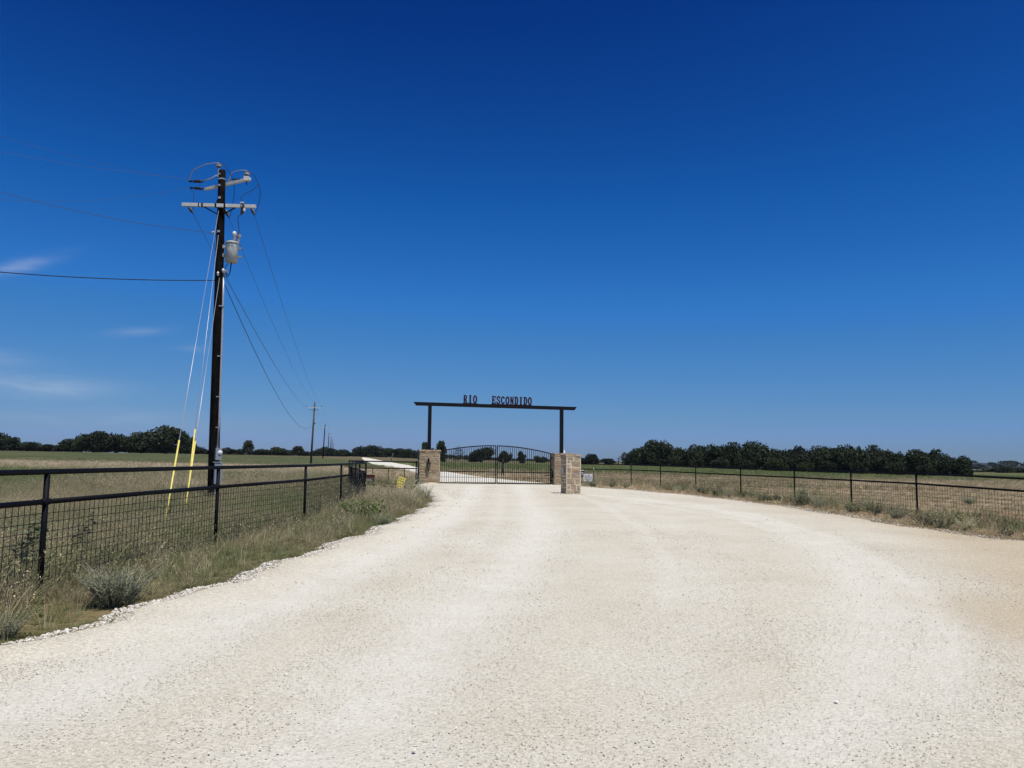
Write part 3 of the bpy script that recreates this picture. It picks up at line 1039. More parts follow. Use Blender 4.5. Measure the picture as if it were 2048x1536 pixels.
# ------------------------------------------------------------------ the two gate leaves
def leaf(x_h, x_m, label, left):
    sh, sm = gate_s(x_h), gate_s(x_m)
    zb = (zL if left else zR) + 0.02
    zm = float(H(*gpos(sm).xy)) - 0.02
    zh = zb
    zbm = (zL + zR) / 2 + 0.02
    t_ = thing('gate_leaf', gpos(sh, 0, zh), label, 'gate', 'iron entrance gates')
    top_h, top_m = 2.03, 2.44
    lo = lambda f_: zh + (zbm - zh) * f_
    pt = lambda f_, z_: gpos(sh + (sm - sh) * f_, 0, lo(f_) + z_)

    def topz(f_):
        return top_h + (top_m - top_h) * (1 - (1 - f_) ** 1.9)
    fr = MB()
    fr.bar(pt(0, 0.0), pt(0, top_h), 0.07, 0.07)
    fr.bar(pt(1, -0.03), pt(1, topz(1) + 0.01), 0.065, 0.065)
    fr.build_each('gate_stile', M_IRON, t_)
    arc = MB()
    ff = [i / 14 for i in range(15)]
    for a, c_ in zip(ff[:-1], ff[1:]):
        arc.bar(pt(a, topz(a)), pt(c_ + 0.004, topz(c_ + 0.0)), 0.05, 0.062)
    arc.build('arched_top_rail', M_IRON, t_)
    for z_, nm, k in ((0.085, 'bottom_rail', 0.06), (0.79, 'mid_rail', 0.055), (0.44, 'thin_rail', 0.022)):
        MB().bar(pt(0.012, z_), pt(0.988, z_), k * 0.86, k).build(nm, M_IRON, t_)
    bar_mesh = None
    nb = 24
    for i in range(1, nb + 1):
        f_ = i / (nb + 1)
        p = pt(f_, 0.07)
        hh = topz(f_) - 0.07
        if bar_mesh is None:
            bar_mesh = MB().box((0, 0, 0.5), (0.026, 0.024, 1.0), rz=PSI).mesh('picket', M_IRON)
        ob = bpy.data.objects.new('picket', bar_mesh)
        COL.objects.link(ob)
        ob.parent = t_
        ob.location = p - gpos(sh, 0, zh)
        ob.scale = (1, 1, hh)
    hg = MB()
    for z_ in (0.3, 1.0, 1.75):
        hg.box(pt(-0.018 if left else -0.018, z_), (0.10, 0.06, 0.10), rz=PSI)
    hg.build_each('hinge', M_IRON, t_)
    return t_


leaf(880, 991.2, 'left leaf of the black iron gate, arched and rising to the middle', True)
leaf(1101, 994.6, 'right leaf of the black iron gate, arched and falling to the pillars', False)

# gate opener on the right pillar, lantern, cap light, keypad
q0 = gate_pt(1106.5, 950, 0.0)
t_ = thing('gate_opener', q0, 'black gate opener box on the left side of the right gate pillar', 'gate opener')
MB().box(q0, (0.20, 0.22, 0.42), rz=PSI).box(q0 + Vector((0, 0, 0.225)), (0.23, 0.25, 0.03), rz=PSI).build('housing', M_IRON, t_)
MB().tube([q0 + GN * -0.05 - GU * 0.08, q0 - GU * 0.55 - GN * 0.12 + Vector((0, 0, -0.05))], 0.02, 8).build('arm', M_IRON, t_)
MB().tube([q0 + Vector((0, 0, -0.2)), q0 + Vector((0.01, 0.02, -0.62))], 0.014, 6).build('conduit', M_IRON, t_)

off = 0.95 / 2 + 0.03
q0 = gate_pt(857.2, 931, off + 0.15)
lan = thing('wall_lantern', q0, 'dark iron lantern hanging on the front of the left gate pillar', 'lantern')
back = gate_pt(857.2, 924, off + 0.03)
MB().box(back + Vector((0, 0, 0.02)), (0.11, 0.035, 0.34), rz=PSI).build('back_plate', M_IRON, lan)
MB().tube([back + GN * 0.01 + Vector((0, 0, 0.12)), back + GN * 0.08 + Vector((0, 0, 0.24)), back + GN * 0.15 + Vector((0, 0, 0.22)), q0 + Vector((0, 0, 0.21))], 0.014, 6).build('scroll_arm', M_IRON, lan)
MB().lathe(q0 + Vector((0, 0, 0.10)), (0, 0, 1), [(0, 0.15), (0.02, 0.155), (0.09, 0.07), (0.12, 0.02), (0.16, 0.018)], 8).build('lantern_cap', M_IRON, lan)
MB().lathe(q0 + Vector((0, 0, -0.20)), (0, 0, 1), [(0, 0.062), (0.30, 0.112)], 6).build('glass', M_GLASS, lan)
cg = MB()
for k in range(6):
    a_ = 2 * math.pi * k / 6
    cg.tube([q0 + Vector((0.118 * math.cos(a_), 0.118 * math.sin(a_), 0.10)), q0 + Vector((0.068 * math.cos(a_), 0.068 * math.sin(a_), -0.205))], 0.009, 5)
cg.lathe(q0 + Vector((0, 0, -0.225)), (0, 0, 1), [(0, 0.03), (0.015, 0.075), (0.03, 0.075)], 8)
cg.lathe(q0 + Vector((0, 0, -0.32)), (0, 0, 1), [(0, 0.004), (0.05, 0.028), (0.10, 0.02)], 8)
cg.build('cage', M_IRON, lan)

q0 = gate_pt(1128.5, 906.0, 0.25)
q0.z = plR.z + PIL_HR + 0.09
t_ = thing('cap_light', q0, 'small white cone light on the cap of the right gate pillar', 'light')
MB().lathe(q0, (0, 0, 1), [(0, 0.075), (0.02, 0.08), (0.05, 0.06), (0.20, 0.02), (0.23, 0.005)], 12).build('cone', M_WHITE, t_, True)
MB().lathe(q0 + Vector((0, 0, -0.02)), (0, 0, 1), [(0, 0.055), (0.022, 0.055)], 12).build('base_ring', M_GALV, t_)

lc = fpc - fu * (FW_ / 2 + 0.08) + Vector((0, 0, 1.08)) + fn * 0.06
t_ = thing('entry_keypad', lc, 'small grey entry keypad on the shaded left face of the freestanding pillar', 'keypad')
MB().box(lc, (0.07, 0.15, 0.24), rz=PSF).build('housing', M_BOX, t_)
MB().box(lc - fu * 0.03 + Vector((0, 0, 0.128)), (0.14, 0.17, 0.016), rz=PSF).build('hood', M_GALV, t_)
kb = MB()
for r_ in range(4):
    for c_ in range(3):
        kb.box(lc - fu * 0.039 + fn * (0.04 - c_ * 0.04) + Vector((0, 0, 0.05 - r_ * 0.04)), (0.008, 0.026, 0.026), rz=PSF)
kb.build_each('key', M_GALV, t_)

# ------------------------------------------------------------------ wire fence from the corner to the left pillar
wf0 = at_ground(E0)
wf1 = gpos(sL - 0.72, 0.1)
wf1.z = float(H(wf1.x, wf1.y))
wft = thing('wire_fence', wf0, 'thin two-rail wire fence between the pipe fence and the left gate pillar', 'fence')


def wf_at(px):
    """foot of the wire fence line in the direction of a picture column"""
    d = ray(px, 930)
    a, c_ = Vector((wf0.x, wf0.y)), Vector((wf1.x - wf0.x, wf1.y - wf0.y))
    den = d.x * c_.y - d.y * c_.x
    k = (d.y * a.x - d.x * a.y) / den
    return wf0.lerp(wf1, k)


for z_, r_ in ((1.33, 0.035), (0.94, 0.03)):
    a, c_ = wf0 + Vector((0, 0, z_ + 0.03)), wf1 + Vector((0, 0, z_))
    MB().tube([a, c_], r_, 8).build('rail', M_PIPE, wft, True)
for px in (746, 777, 809):
    p = wf_at(px)
    MB().tube([p - Vector((0, 0, 0.1)), p + Vector((0, 0, 0.98))], 0.022, 6).build('post', M_PIPE, wft, True)
for k_, (dx, hh) in enumerate(((0.0, 1.4), (0.16, 2.1))):
    p = wf1 + GU * (dx - 0.05)
    MB().tube([p - Vector((0, 0, 0.1)), p + Vector((0, 0, hh))], 0.035 + 0.008 * k_, 8).build('post', M_PIPE, wft, True)
pp = [wf0] + [wf_at(px) for px in (746, 777, 809)] + [wf1]
for a, c_ in zip(pp[:-1], pp[1:]):
    w_ = MB()
    wire_panel(w_, a, c_, 0.05, 0.94, 0.15, 0.13, 0.0035)
    tag(w_.build('wire_panel', M_WIRE, wft), kind='stuff')

p0, p1 = G(763, 975.5), G(811, 976.5)
p0.z = float(H(p0.x, p0.y)) + 0.075
p1.z = float(H(p1.x, p1.y)) + 0.075
rp = thing('loose_pipe', (p0 + p1) / 2, 'rusty brown pipe lying low in the grass below the yellow sign', 'pipe')
MB().tube([p0, p1], 0.045, 8).build('pipe', M_RUSTB, rp, True)
sup = MB()
for k in (0.15, 0.85):
    p = p0.lerp(p1, k)
    sup.box((p.x, p.y, p.z - 0.07), (0.09, 0.09, 0.10))
sup.build_each('support_block', M_RUSTB, rp)

# yellow notice leaning against the wire fence
yc = wf_at(801.5) + Vector((0, -0.4, 0))
yd = 40.6
yc = P(801.7, 965.3, yd)
ang = R(-15)
yu = Vector((math.cos(ang), 0, -math.sin(ang) * -1 * -1))
yu = Vector((math.cos(R(15)), 0.05, -math.sin(R(15)))).normalized()
yv = Vector((math.sin(R(15)), 0.16, math.cos(R(15)))).normalized()
yn = yu.cross(yv).normalized()
yv = yn.cross(yu).normalized()
ys_ = thing('notice_sign', yc, 'small yellow sign with black lettering tilted on a stake before the wire fence', 'sign')
SW, SH = 0.37, 0.58


def plate(mb, c_, u_, v_, w_, h_, th=0.006):
    n_ = u_.cross(v_).normalized()
    vs__ = [c_ + u_ * (sx * w_ / 2) + v_ * (sz * h_ / 2) + n_ * (th * sn) for sn in (-0.5, 0.5) for sx, sz in ((-1, -1), (1, -1), (1, 1), (-1, 1))]
    mb.add(vs__, [(0, 3, 2, 1), (4, 5, 6, 7), (0, 1, 5, 4), (1, 2, 6, 5), (2, 3, 7, 6), (3, 0, 4, 7)])


mb = MB()
plate(mb, yc, yu, yv, SW, SH)
mb.build('panel', M_SIGNY, ys_)
front = yn if yn.y < 0 else -yn
mb = MB()
# rows of black letter blocks, too small in the photograph to read
for row, zz in enumerate((0.20, 0.075, -0.065, -0.20)):
    wds = ((-0.125, 0.07), (-0.04, 0.07), (0.045, 0.07), (0.125, 0.06)) if row % 2 else ((-0.11, 0.08), (-0.01, 0.09), (0.10, 0.085))
    for xx, w_ in wds:
        plate(mb, yc + yu * xx + yv * zz + front * 0.005, yu, yv, w_ * 0.62, 0.062, 0.002)
tag(mb.build('black_lettering', M_BLACK, ys_), kind='stuff')
mb = MB()
for xx in (-SW / 2 - 0.0, ):
    mb.tube([yc - yu * 0.1 - front * 0.03 - yv * 0.42, yc - yu * 0.1 - front * 0.03 + yv * 0.3], 0.012, 6)
mb.build('stake', M_RUSTB, ys_)

# red box behind the corner post
rb = P(739.5, 953.5, E0[1] - 0.2)
rbt = thing('red_box', Vector((rb.x, rb.y, float(H(rb.x, rb.y)))), 'small dark red metal box on legs behind the corner post', 'box')
MB().box(rb, (0.50, 0.34, 0.17)).build('box_body', M_RUST, rbt)
MB().box(rb + Vector((0, 0, 0.098)), (0.55, 0.39, 0.022)).build('lid', M_RUST, rbt)
lg = rb.z - 0.085 - float(H(rb.x, rb.y))
for sx in (-1, 1):
    for sy in (-1, 1):
        MB().box((rb.x + sx * 0.21, rb.y + sy * 0.13, rb.z - 0.085 - lg / 2), (0.035, 0.035, lg)).build('leg', M_RUSTB, rbt)
MB().box((rb.x - 0.02, rb.y - 0.05, rb.z - 0.16), (0.26, 0.2, 0.10)).build('pale_tray', M_GALV, rbt)

# notices and small post on the right fence
def notice(px, py, dist, w_, h_, panel_m, label):
    c_ = P(px, py, dist)
    t__ = thing('notice_sign', c_, label, 'sign')
    u_, v_ = Vector((1, 0.0, 0)), Vector((0, 0, 1))
    mb_ = MB()
    plate(mb_, c_, u_, v_, w_, h_)
    mb_.build('panel', panel_m, t__)
    return t__, c_, u_, v_


t_, c_, u_, v_ = notice(1176, 955.0, 49.6, 0.56, 0.46, M_WHITE, 'white sign with dark animal pictures and grey print on the right fence')
fo = Vector((0, -1, 0)) * 0.005
an_ = MB()
for ax, k in ((-0.17, 0.8), (0.03, 1.0)):          # two small four-legged silhouettes
    o_ = c_ + u_ * ax + v_ * 0.15 + fo
    plate(an_, o_, u_, v_, 0.095 * k, 0.04 * k, 0.002)
    plate(an_, o_ + u_ * 0.062 * k + v_ * 0.022 * k + fo * 0.2, (u_ + v_ * 0.5).normalized(), (v_ - u_ * 0.5).normalized(), 0.06 * k, 0.024 * k, 0.002)
    for lx in (-0.04, -0.022, 0.022, 0.04):
        plate(an_, o_ + u_ * lx * k - v_ * 0.035 * k + fo * 0.1, u_, v_, 0.009, 0.04 * k, 0.002)
tag(an_.build('animal_picture', M_BLACK, t_), kind='stuff')
pr = MB()
for row, zz in enumerate((0.07, 0.025, -0.02, -0.065, -0.11, -0.155)):
    x_ = -0.23
    rr_ = random.Random(row)
    while x_ < 0.2:
        w_ = rr_.uniform(0.03, 0.09)
        plate(pr, c_ + u_ * (x_ + w_ / 2) + v_ * zz + fo, u_, v_, w_, 0.022 if row else 0.034, 0.002)
        x_ += w_ + 0.016
tag(pr.build('print_line', M_PRINT, t_), kind='stuff')
t_, c_, u_, v_ = notice(1163.2, 946.5, 50.1, 0.34, 0.46, M_BLACK, 'small black and white sign half hidden behind the freestanding pillar')
wl = MB()
plate(wl, c_ + v_ * 0.185 + fo, u_, v_, 0.30, 0.05, 0.002)
plate(wl, c_ + v_ * 0.04 + u_ * 0.03 + fo, u_, v_, 0.17, 0.035, 0.002)
plate(wl, c_ - v_ * 0.03 + u_ * 0.06 + fo, u_, v_, 0.11, 0.03, 0.002)
plate(wl, c_ - v_ * 0.10 + u_ * 0.0 + fo, u_, v_, 0.2, 0.03, 0.002)
tag(wl.build('white_print', M_WHITE, t_), kind='stuff')
p = P(1187.3, 960, 50.0)
p.z = float(H(p.x, p.y))
t_ = thing('steel_stake', p, 'thin dark steel stake with a white tip beside the white sign', 'stake')
MB().tube([p - Vector((0, 0, 0.1)), p + Vector((0, 0, 1.02))], 0.02, 6).build('stake', M_PIPE, t_)
MB().tube([p + Vector((0, 0, 1.02)), p + Vector((0, 0, 1.15))], 0.024, 6).build('white_tip', M_WHITE, t_)

# dark A-frame stand behind the right gate leaf
d_ = 66.0
ft = P(1006, 953, d_)
t_ = thing('gate_stand', ft, 'dark stand on two splayed legs with a round head behind the right gate leaf', 'stand')
hd = P(1006.2, 921, d_)
nk = P(1006.2, 926, d_)
MB().tube([nk, P(1004.2, 944, d_), P(1002.6, 953, d_)], [0.07, 0.05, 0.045], 6).build('leg', M_BLACK, t_, True)
MB().tube([nk, P(1006.9, 944, d_), P(1007.6, 952, d_)], [0.07, 0.05, 0.045], 6).build('leg', M_BLACK, t_, True)
MB().lathe(hd + Vector((0, 0.0, -0.22)), (0, 0, 1), [(0, 0.10), (0.08, 0.13), (0.16, 0.10), (0.26, 0.05)], 10).build('shoulder', M_BLACK, t_, True)
MB().lathe(hd + Vector((0, 0.06, 0.06)), (0, -1, 0), [(0, 0.06), (0.03, 0.095), (0.09, 0.095), (0.12, 0.06)], 14).build('round_head', M_BLACK, t_, True)
#PART3
# ------------------------------------------------------------------ main utility pole (about 27 m off)
PD = 26.73
PX = (PD) / F_PX                                     # metres per picture pixel at the pole


def U(px, py, dd=0.0):
    return P(px, py, PD + dd)


pb = at_ground((G(423, 1003).x, PD))
pt_ = U(444.3, 341)
pole = thing('utility_pole', pb, 'tall dark utility pole behind the left fence, with transformer, crossarms and guy wires', 'utility pole')
n_ = 14
pts = [pb.lerp(pt_, i / (n_ - 1)) for i in range(n_)]
pts[0] = pb - (pt_ - pb).normalized() * 0.4
MB().tube(pts, [0.190 - 0.070 * i / (n_ - 1) for i in range(n_)], 18).build('pole_shaft', M_CREO, pole, True)


def on_pole(py):
    k = (1003 - py) / (1003 - 341)
    return pb.lerp(pt_, k)


def insulator(mb, p, axis, ln, r, sheds, core=0.35):
    """stack of sheds along an axis"""
    prof = []
    for i in range(sheds):
        a = ln * i / sheds
        c_ = ln * (i + 1) / sheds
        prof += [(a, r * core), (a + (c_ - a) * 0.30, r), (a + (c_ - a) * 0.48, r), (a + (c_ - a) * 0.62, r * core)]
    prof.append((ln, r * core))
    mb.lathe(p, axis, prof, 10)


# lower crossarm, square on to the road
a0, a1 = U(364.5, 409, -0.2), U(511.5, 413, -0.2)
arm = MB().bar(a0, a1, 0.10, 0.115).build('crossarm', M_ARM, pole)
mb = MB()
for px in (398, 405, 432, 450):
    q0 = a0.lerp(a1, (px - 364.5) / 147)
    mb.box(q0 + Vector((0, 0, 0)), (0.035 if px < 400 else 0.06, 0.112, 0.128))
mb.build_each('arm_clamp', M_IRON, arm)
mb = MB()
mb.box(on_pole(412) + Vector((0, -0.16, 0)), (0.2, 0.06, 0.22))
mb.tube([a0.lerp(a1, 0.30) + Vector((0, 0.02, -0.06)), on_pole(432) + Vector((-0.12, -0.05, 0))], 0.022, 6)
mb.tube([a0.lerp(a1, 0.72) + Vector((0, 0.02, -0.06)), on_pole(432) + Vector((0.12, -0.05, 0))], 0.022, 6)
mb.build_each('arm_brace', M_IRON, arm)
# upper crossarm, running away to the left
c0_, c1_ = U(411, 378.5, 0.62), U(500, 357.5, -0.45)
arm2 = MB().bar(c0_, c1_, 0.09, 0.10).build('crossarm', M_ARM, pole)
MB().box(c1_ + Vector((-0.12, 0.02, 0.0)), (0.17, 0.16, 0.16)).build('end_block', M_ARM, arm2)
MB().tube([c1_ + Vector((-0.12, 0.02, -0.22)), c1_ + Vector((-0.12, 0.02, 0.14))], 0.016, 6).build('insulator_pin', M_IRON, arm2)
mb = MB()
insulator(mb, c1_ + Vector((-0.12, 0.02, 0.11)), (0, 0, 1), 0.165, 0.092, 3)
mb.build('pin_insulator', M_DARKINS, arm2, True)
mb = MB()
for z_ in (0.152, 0.20):
    mb.lathe(c1_ + Vector((-0.12, 0.02, z_)), (0, 0, 1), [(0, 0.05), (0.004, 0.091), (0.018, 0.091), (0.022, 0.05)], 10)
mb.build_each('pale_band', M_WHITE, arm2, True)
# dead ends towards the left
DE = {}
for nm, p_a, p_b, par in (('a', U(406, 377.5, 0.62), U(379, 375.5, 1.2), arm2), ('b', U(485, 359.5, -0.30), U(456, 361.5, 0.3), arm2), ('c', U(405, 363, 0.2), U(377, 362.5, 0.7), pole)):
    ax = (p_b - p_a)
    ln = ax.length
    mb = MB()
    insulator(mb, p_a + ax * 0.08, ax, ln * 0.55, 0.055, 6, 0.4)
    ins = mb.build('strain_insulator', M_DARKINS, par, True)
    MB().tube([p_a - ax * 0.05, p_b], 0.014, 6).lathe(p_a + ax * 0.72, ax, [(0, 0.02), (0.04, 0.035), (ln * 0.22, 0.03), (ln * 0.26, 0.012)], 8).build('dead_end_clamp', M_IRON if nm != 'b' else M_GALV, par)
    DE[nm] = p_b
MB().tube([U(405, 363, 0.2), U(420, 357, 0.12), U(437, 349.5, -0.02)], 0.020, 6).build('link_rod', M_ALU, pole, True)
# ridge pin with its insulator
MB().tube([U(437.0, 352, -0.02), U(436.6, 341, -0.02), U(437.6, 334, 0)], 0.022, 6).box(U(438.3, 346, -0.05), (0.05, 0.06, 0.3)).build('ridge_pin', M_GALV, pole)
mb = MB()
insulator(mb, U(437.4, 335, 0), (0, 0, 1), 0.165, 0.092, 3)
mb.build('pin_insulator', M_DARKINS, pole, True)
mb = MB()
for z_ in (0.04, 0.09):
    mb.lathe(U(437.4, 335, 0) + Vector((0, 0, z_)), (0, 0, 1), [(0, 0.05), (0.004, 0.091), (0.018, 0.091), (0.022, 0.05)], 10)
mb.build_each('pale_band', M_WHITE, pole, True)
# dead ends of the line that leaves for the next pole
LN = {}
for nm, p_a, p_b in (('l', U(377.5, 414, -0.12), U(386, 427, 0.55)), ('m', U(449.5, 418, 0.1), U(458, 436, 0.65)), ('r', U(502.5, 417, -0.12), U(509, 430.5, 0.55))):
    ax = p_b - p_a
    mb = MB()
    insulator(mb, p_a + ax * 0.15, ax, ax.length * 0.6, 0.05, 5, 0.5)
    par = arm if nm != 'm' else pole
    mb.build('strain_insulator', M_DARKINS, par, True)
    MB().tube([p_a, p_b], 0.014, 6).build('dead_end_clamp', M_IRON, par)
    MB().tube([p_a + ax * 0.2 + Vector((0.045, -0.03, 0)), p_a + ax * 0.78 + Vector((0.045, -0.03, 0))], 0.014, 6).build('painted_sun_streak', M_WHITE, par)  # white tube imitating sunlight along the side of the dark insulator
    LN[nm] = p_b
# fuse cutout
fc = U(483, 417, -0.38)
cut = MB()
cut.tube([fc + Vector((0, 0, 0.20)), fc + Vector((0.01, 0, -0.22))], 0.035, 8)
insulator(cut, fc + Vector((0.03, 0.05, -0.16)), (0, 0, 1), 0.34, 0.055, 6, 0.6)
fcb = cut.build('fuse_cutout', M_DARKINS, arm, True)
MB().box(fc + Vector((0.01, 0.01, 0.215)), (0.12, 0.06, 0.03)).box(fc + Vector((0.09, 0.04, -0.03)), (0.05, 0.06, 0.10)).build('cutout_cap', M_WHITE, fcb)
# hardware on the shaft
mb = MB()
for py, w_ in ((351, 0.05), (361, 0.05), (374, 0.07), (400, 0.09), (408, 0.11), (469, 0.09)):
    p = on_pole(py)
    mb.box(p + Vector((-0.03 if py < 380 else -0.01, -0.145, 0)), (w_, 0.02, w_ * 0.8))
mb.build_each('bolt_plate', M_GALV, pole)
MB().lathe(on_pole(359.5) + Vector((0, 0, -0.02)), (0, 0, 1), [(0, 0.130), (0.035, 0.130)], 18).build('pole_band', M_GALV, pole)
mb = MB()
mb.tube([on_pole(465) + Vector((-0.12, -0.02, 0)), U(424, 465.5, -0.05)], 0.024, 6)
insulator(mb, U(430, 465, -0.05), (-1, 0, 0), 0.12, 0.05, 2, 0.6)
mb.build('neutral_bracket', M_GALV, pole)
mb = MB()
mb.lathe(on_pole(557) + Vector((0.02, -0.17, -0.05)), (0, 0, 1), [(0, 0.03), (0.10, 0.045), (0.14, 0.02)], 8)
mb.build('guy_eye', M_GALV, pole)
# jumper wires
def jumper(pts, r=0.012, m_=None, nm='jumper_wire'):
    # smooth through the given points
    P_ = [Vector(p) for p in pts]
    out_ = []
    for i in range(len(P_) - 1):
        a, b_, c_, d_ = P_[max(i - 1, 0)], P_[i], P_[i + 1], P_[min(i + 2, len(P_) - 1)]
        for k in range(6):
            u = k / 6
            out_.append(0.5 * ((2 * b_) + (c_ - a) * u + (2 * a - 5 * b_ + 4 * c_ - d_) * u * u + (3 * b_ - a - 3 * c_ + d_) * u ** 3))
    out_.append(P_[-1])
    return MB().tube(out_, r, 5).build(nm, m_ or M_CABLE, pole, True)


jumper([DE['c'], U(381, 353, 0.6), U(385, 342, 0.5), U(394, 336, 0.4), U(412, 328.5, 0.2), U(437, 325.5, 0)], 0.016, M_ALU)
jumper([U(437, 325.5, 0), U(447, 329, 0), U(456, 339, 0.05), U(465, 358, 0.1), U(468.5, 380, 0.1), U(466, 405, 0.1), U(462, 425, 0.3), LN['m']], 0.010)
jumper([DE['b'], U(461, 352, 0.2), U(464, 345.5, 0.1), U(471, 342.5, -0.1), U(482, 340.6, -0.3), U(493.5, 341.5, -0.43)], 0.016, M_ALU)
jumper([U(493.5, 341.5, -0.43), U(506, 349, -0.4), U(516, 366, -0.3), U(520.5, 383, -0.2), U(518, 405, 0.1), LN['r']], 0.010)
jumper([U(516.5, 369, -0.3), U(508, 378, -0.35), U(494, 386, -0.35), U(484, 392, -0.36), U(482, 402, -0.38)], 0.010)
jumper([fc + Vector((0.0, 0, -0.2)), U(476, 434, -0.4), U(476.5, 446, -0.38), U(478, 460, -0.38), U(477.0, 470, -0.36)], 0.012)
jumper([DE['a'], U(386, 383, 1.0), U(387.5, 395, 0.7), U(387, 408, 0.3), LN['l']], 0.008)
jumper([U(433, 468, -0.02), U(427, 478, -0.05), U(428, 490, 0), U(431, 500, 0)], 0.010)

# transformer can
tcx = U(463.0, 507, -0.12)
tr = thing('transformer', tcx, 'pale grey transformer can bolted to the main utility pole', 'transformer')
tb = U(462.6, 525, -0.12)
hh = U(462.6, 488, -0.12).z - tb.z
rr_ = 0.212
MB().lathe(tb, (0, 0, 1), [(0, rr_ * 0.90), (0.012, rr_), (hh * 0.96, rr_), (hh, rr_ * 0.98)], 28).build('tank', M_TANK, tr, True)
MB().lathe(tb + Vector((0, 0, hh)), (0, 0, 1), [(0, rr_ * 1.10), (0.035, rr_ * 1.10), (0.055, rr_ * 1.02), (0.10, rr_ * 0.55), (0.11, rr_ * 0.1)], 28).build('lid', M_TANK, tr, True)
for px, py, dd in ((468.5, 482, -0.2), (475.5, 485, -0.05)):
    q0 = U(px, py, dd)
    mb = MB()
    insulator(mb, q0, (0.12 if px > 470 else 0.0, 0, 1), 0.22, 0.062, 4, 0.6)
    bu_ = mb.build('bushing', M_GALV, tr, True)
    MB().lathe(q0 + Vector((0.03 if px > 470 else 0, 0, 0.20)), (0, 0, 1), [(0, 0.05), (0.03, 0.075), (0.10, 0.072), (0.14, 0.04), (0.15, 0.01)], 12).build('bushing_cap', M_WHITE, bu_, True)
for py in (494, 511):
    q0 = U(450.5, py, 0)
    MB().box(q0, (0.13, 0.10, 0.07)).box(q0 + Vector((-0.05, 0, 0)), (0.03, 0.16, 0.12)).build('hanger_bracket', M_TANK, tr)
mb = MB()
for py in (497, 514):
    mb.box(U(479, py, -0.05), (0.13, 0.07, 0.065))
mb.box(U(475.5, 493, -0.15), (0.05, 0.05, 0.2))
mb.build_each('side_lug', M_BOX, tr)
mb = MB()
for k, (dx, zz, h_) in enumerate(((-0.10, 0.10, 0.07), (-0.05, 0.075, 0.10), (-0.01, 0.06, 0.08), (0.06, 0.085, 0.08), (0.10, 0.07, 0.09), (0.12, 0.16, 0.07), (0.10, 0.42, 0.055), (0.115, 0.47, 0.05))):
    yy_ = -math.sqrt(max(0.0, (rr_ + 0.004) ** 2 - dx * dx))
    mb.box(tb + Vector((dx, yy_, hh - zz)), (0.028 if k < 6 else 0.06, 0.012, h_), rz=math.atan2(dx, -yy_))
mb.build_each('nameplate', M_PRINT, tr)
for pts in (([U(456, 527, -0.1), U(450.6, 534, -0.05), U(450.4, 540, -0.05)]), ([U(462, 526, -0.12), U(460.5, 540, -0.12), U(458.5, 549, -0.12), U(456, 551, -0.12), U(452.5, 545, -0.1)]),
            ([U(463, 526, -0.1), U(461, 541, -0.1), U(457, 552, -0.1), U(454, 554, -0.1), U(451, 546, -0.08)]), ([U(452, 486, 0), U(449.5, 482, 0), U(446, 483, 0)])):
    MB().tube(pts, 0.014, 6).build('lead_wire', M_CABLE, tr, True)

# meter assembly with conduit and weatherhead on the right side of the pole
mt0 = U(434, 925, -0.22)
em = thing('electric_meter', mt0, 'grey meter boxes and conduit fixed to the right side of the main utility pole', 'electric meter')
cb = [U(447.5, 545, -0.05), U(446, 600, -0.08), U(442.5, 720, -0.12), U(438.5, 840, -0.16), U(434.8, 897, -0.18)]
MB().tube(cb, 0.034, 10).build('conduit', M_GALV, em, True)
MB().lathe(U(447.2, 546, -0.05), (0.5, -0.25, 1), [(0, 0.045), (0.06, 0.10), (0.13, 0.095), (0.17, 0.03)], 12).build('weatherhead', M_WHITE, em, True)
for py in (620, 720, 800, 860):
    k = on_pole(py)
    MB().box(Vector((k.x + 0.15, k.y - 0.10, k.z)), (0.16, 0.10, 0.035)).build('strap', M_GALV, em)
x1 = U(432.5, 908, -0.25)


def pbox(pxa, pya, pxb, pyb, dd, dep, nm, m_, extra=None):
    a, c_ = U(pxa, pya, dd), U(pxb, pyb, dd)
    mb_ = MB().box(((a.x + c_.x) / 2, a.y + dep / 2, (a.z + c_.z) / 2), (abs(c_.x - a.x), dep, abs(a.z - c_.z)), rz=R(32))
    return mb_.build(nm, m_, em)


pbox(428.5, 896, 439.0, 920, -0.30, 0.22, 'meter_socket', M_BOX)
pbox(427.0, 924, 439.5, 968, -0.32, 0.20, 'disconnect_box', M_BOX)
mm = MB().box(U(433.0, 924.3, -0.24), (0.24, 0.26, 0.03), rz=R(32)).build('box_hood', M_BOX, em)
q0 = U(437.5, 905.5, -0.20)
MB().lathe(q0, (0.86, -0.5, 0), [(0, 0.085), (0.03, 0.09), (0.10, 0.085), (0.12, 0.06)], 16).build('meter_dial', M_WHITE, em, True)
MB().tube([U(431, 968, -0.24), U(430, 990, -0.2), U(429.5, 1003, -0.2)], 0.025, 8).build('ground_conduit', M_GALV, em, True)

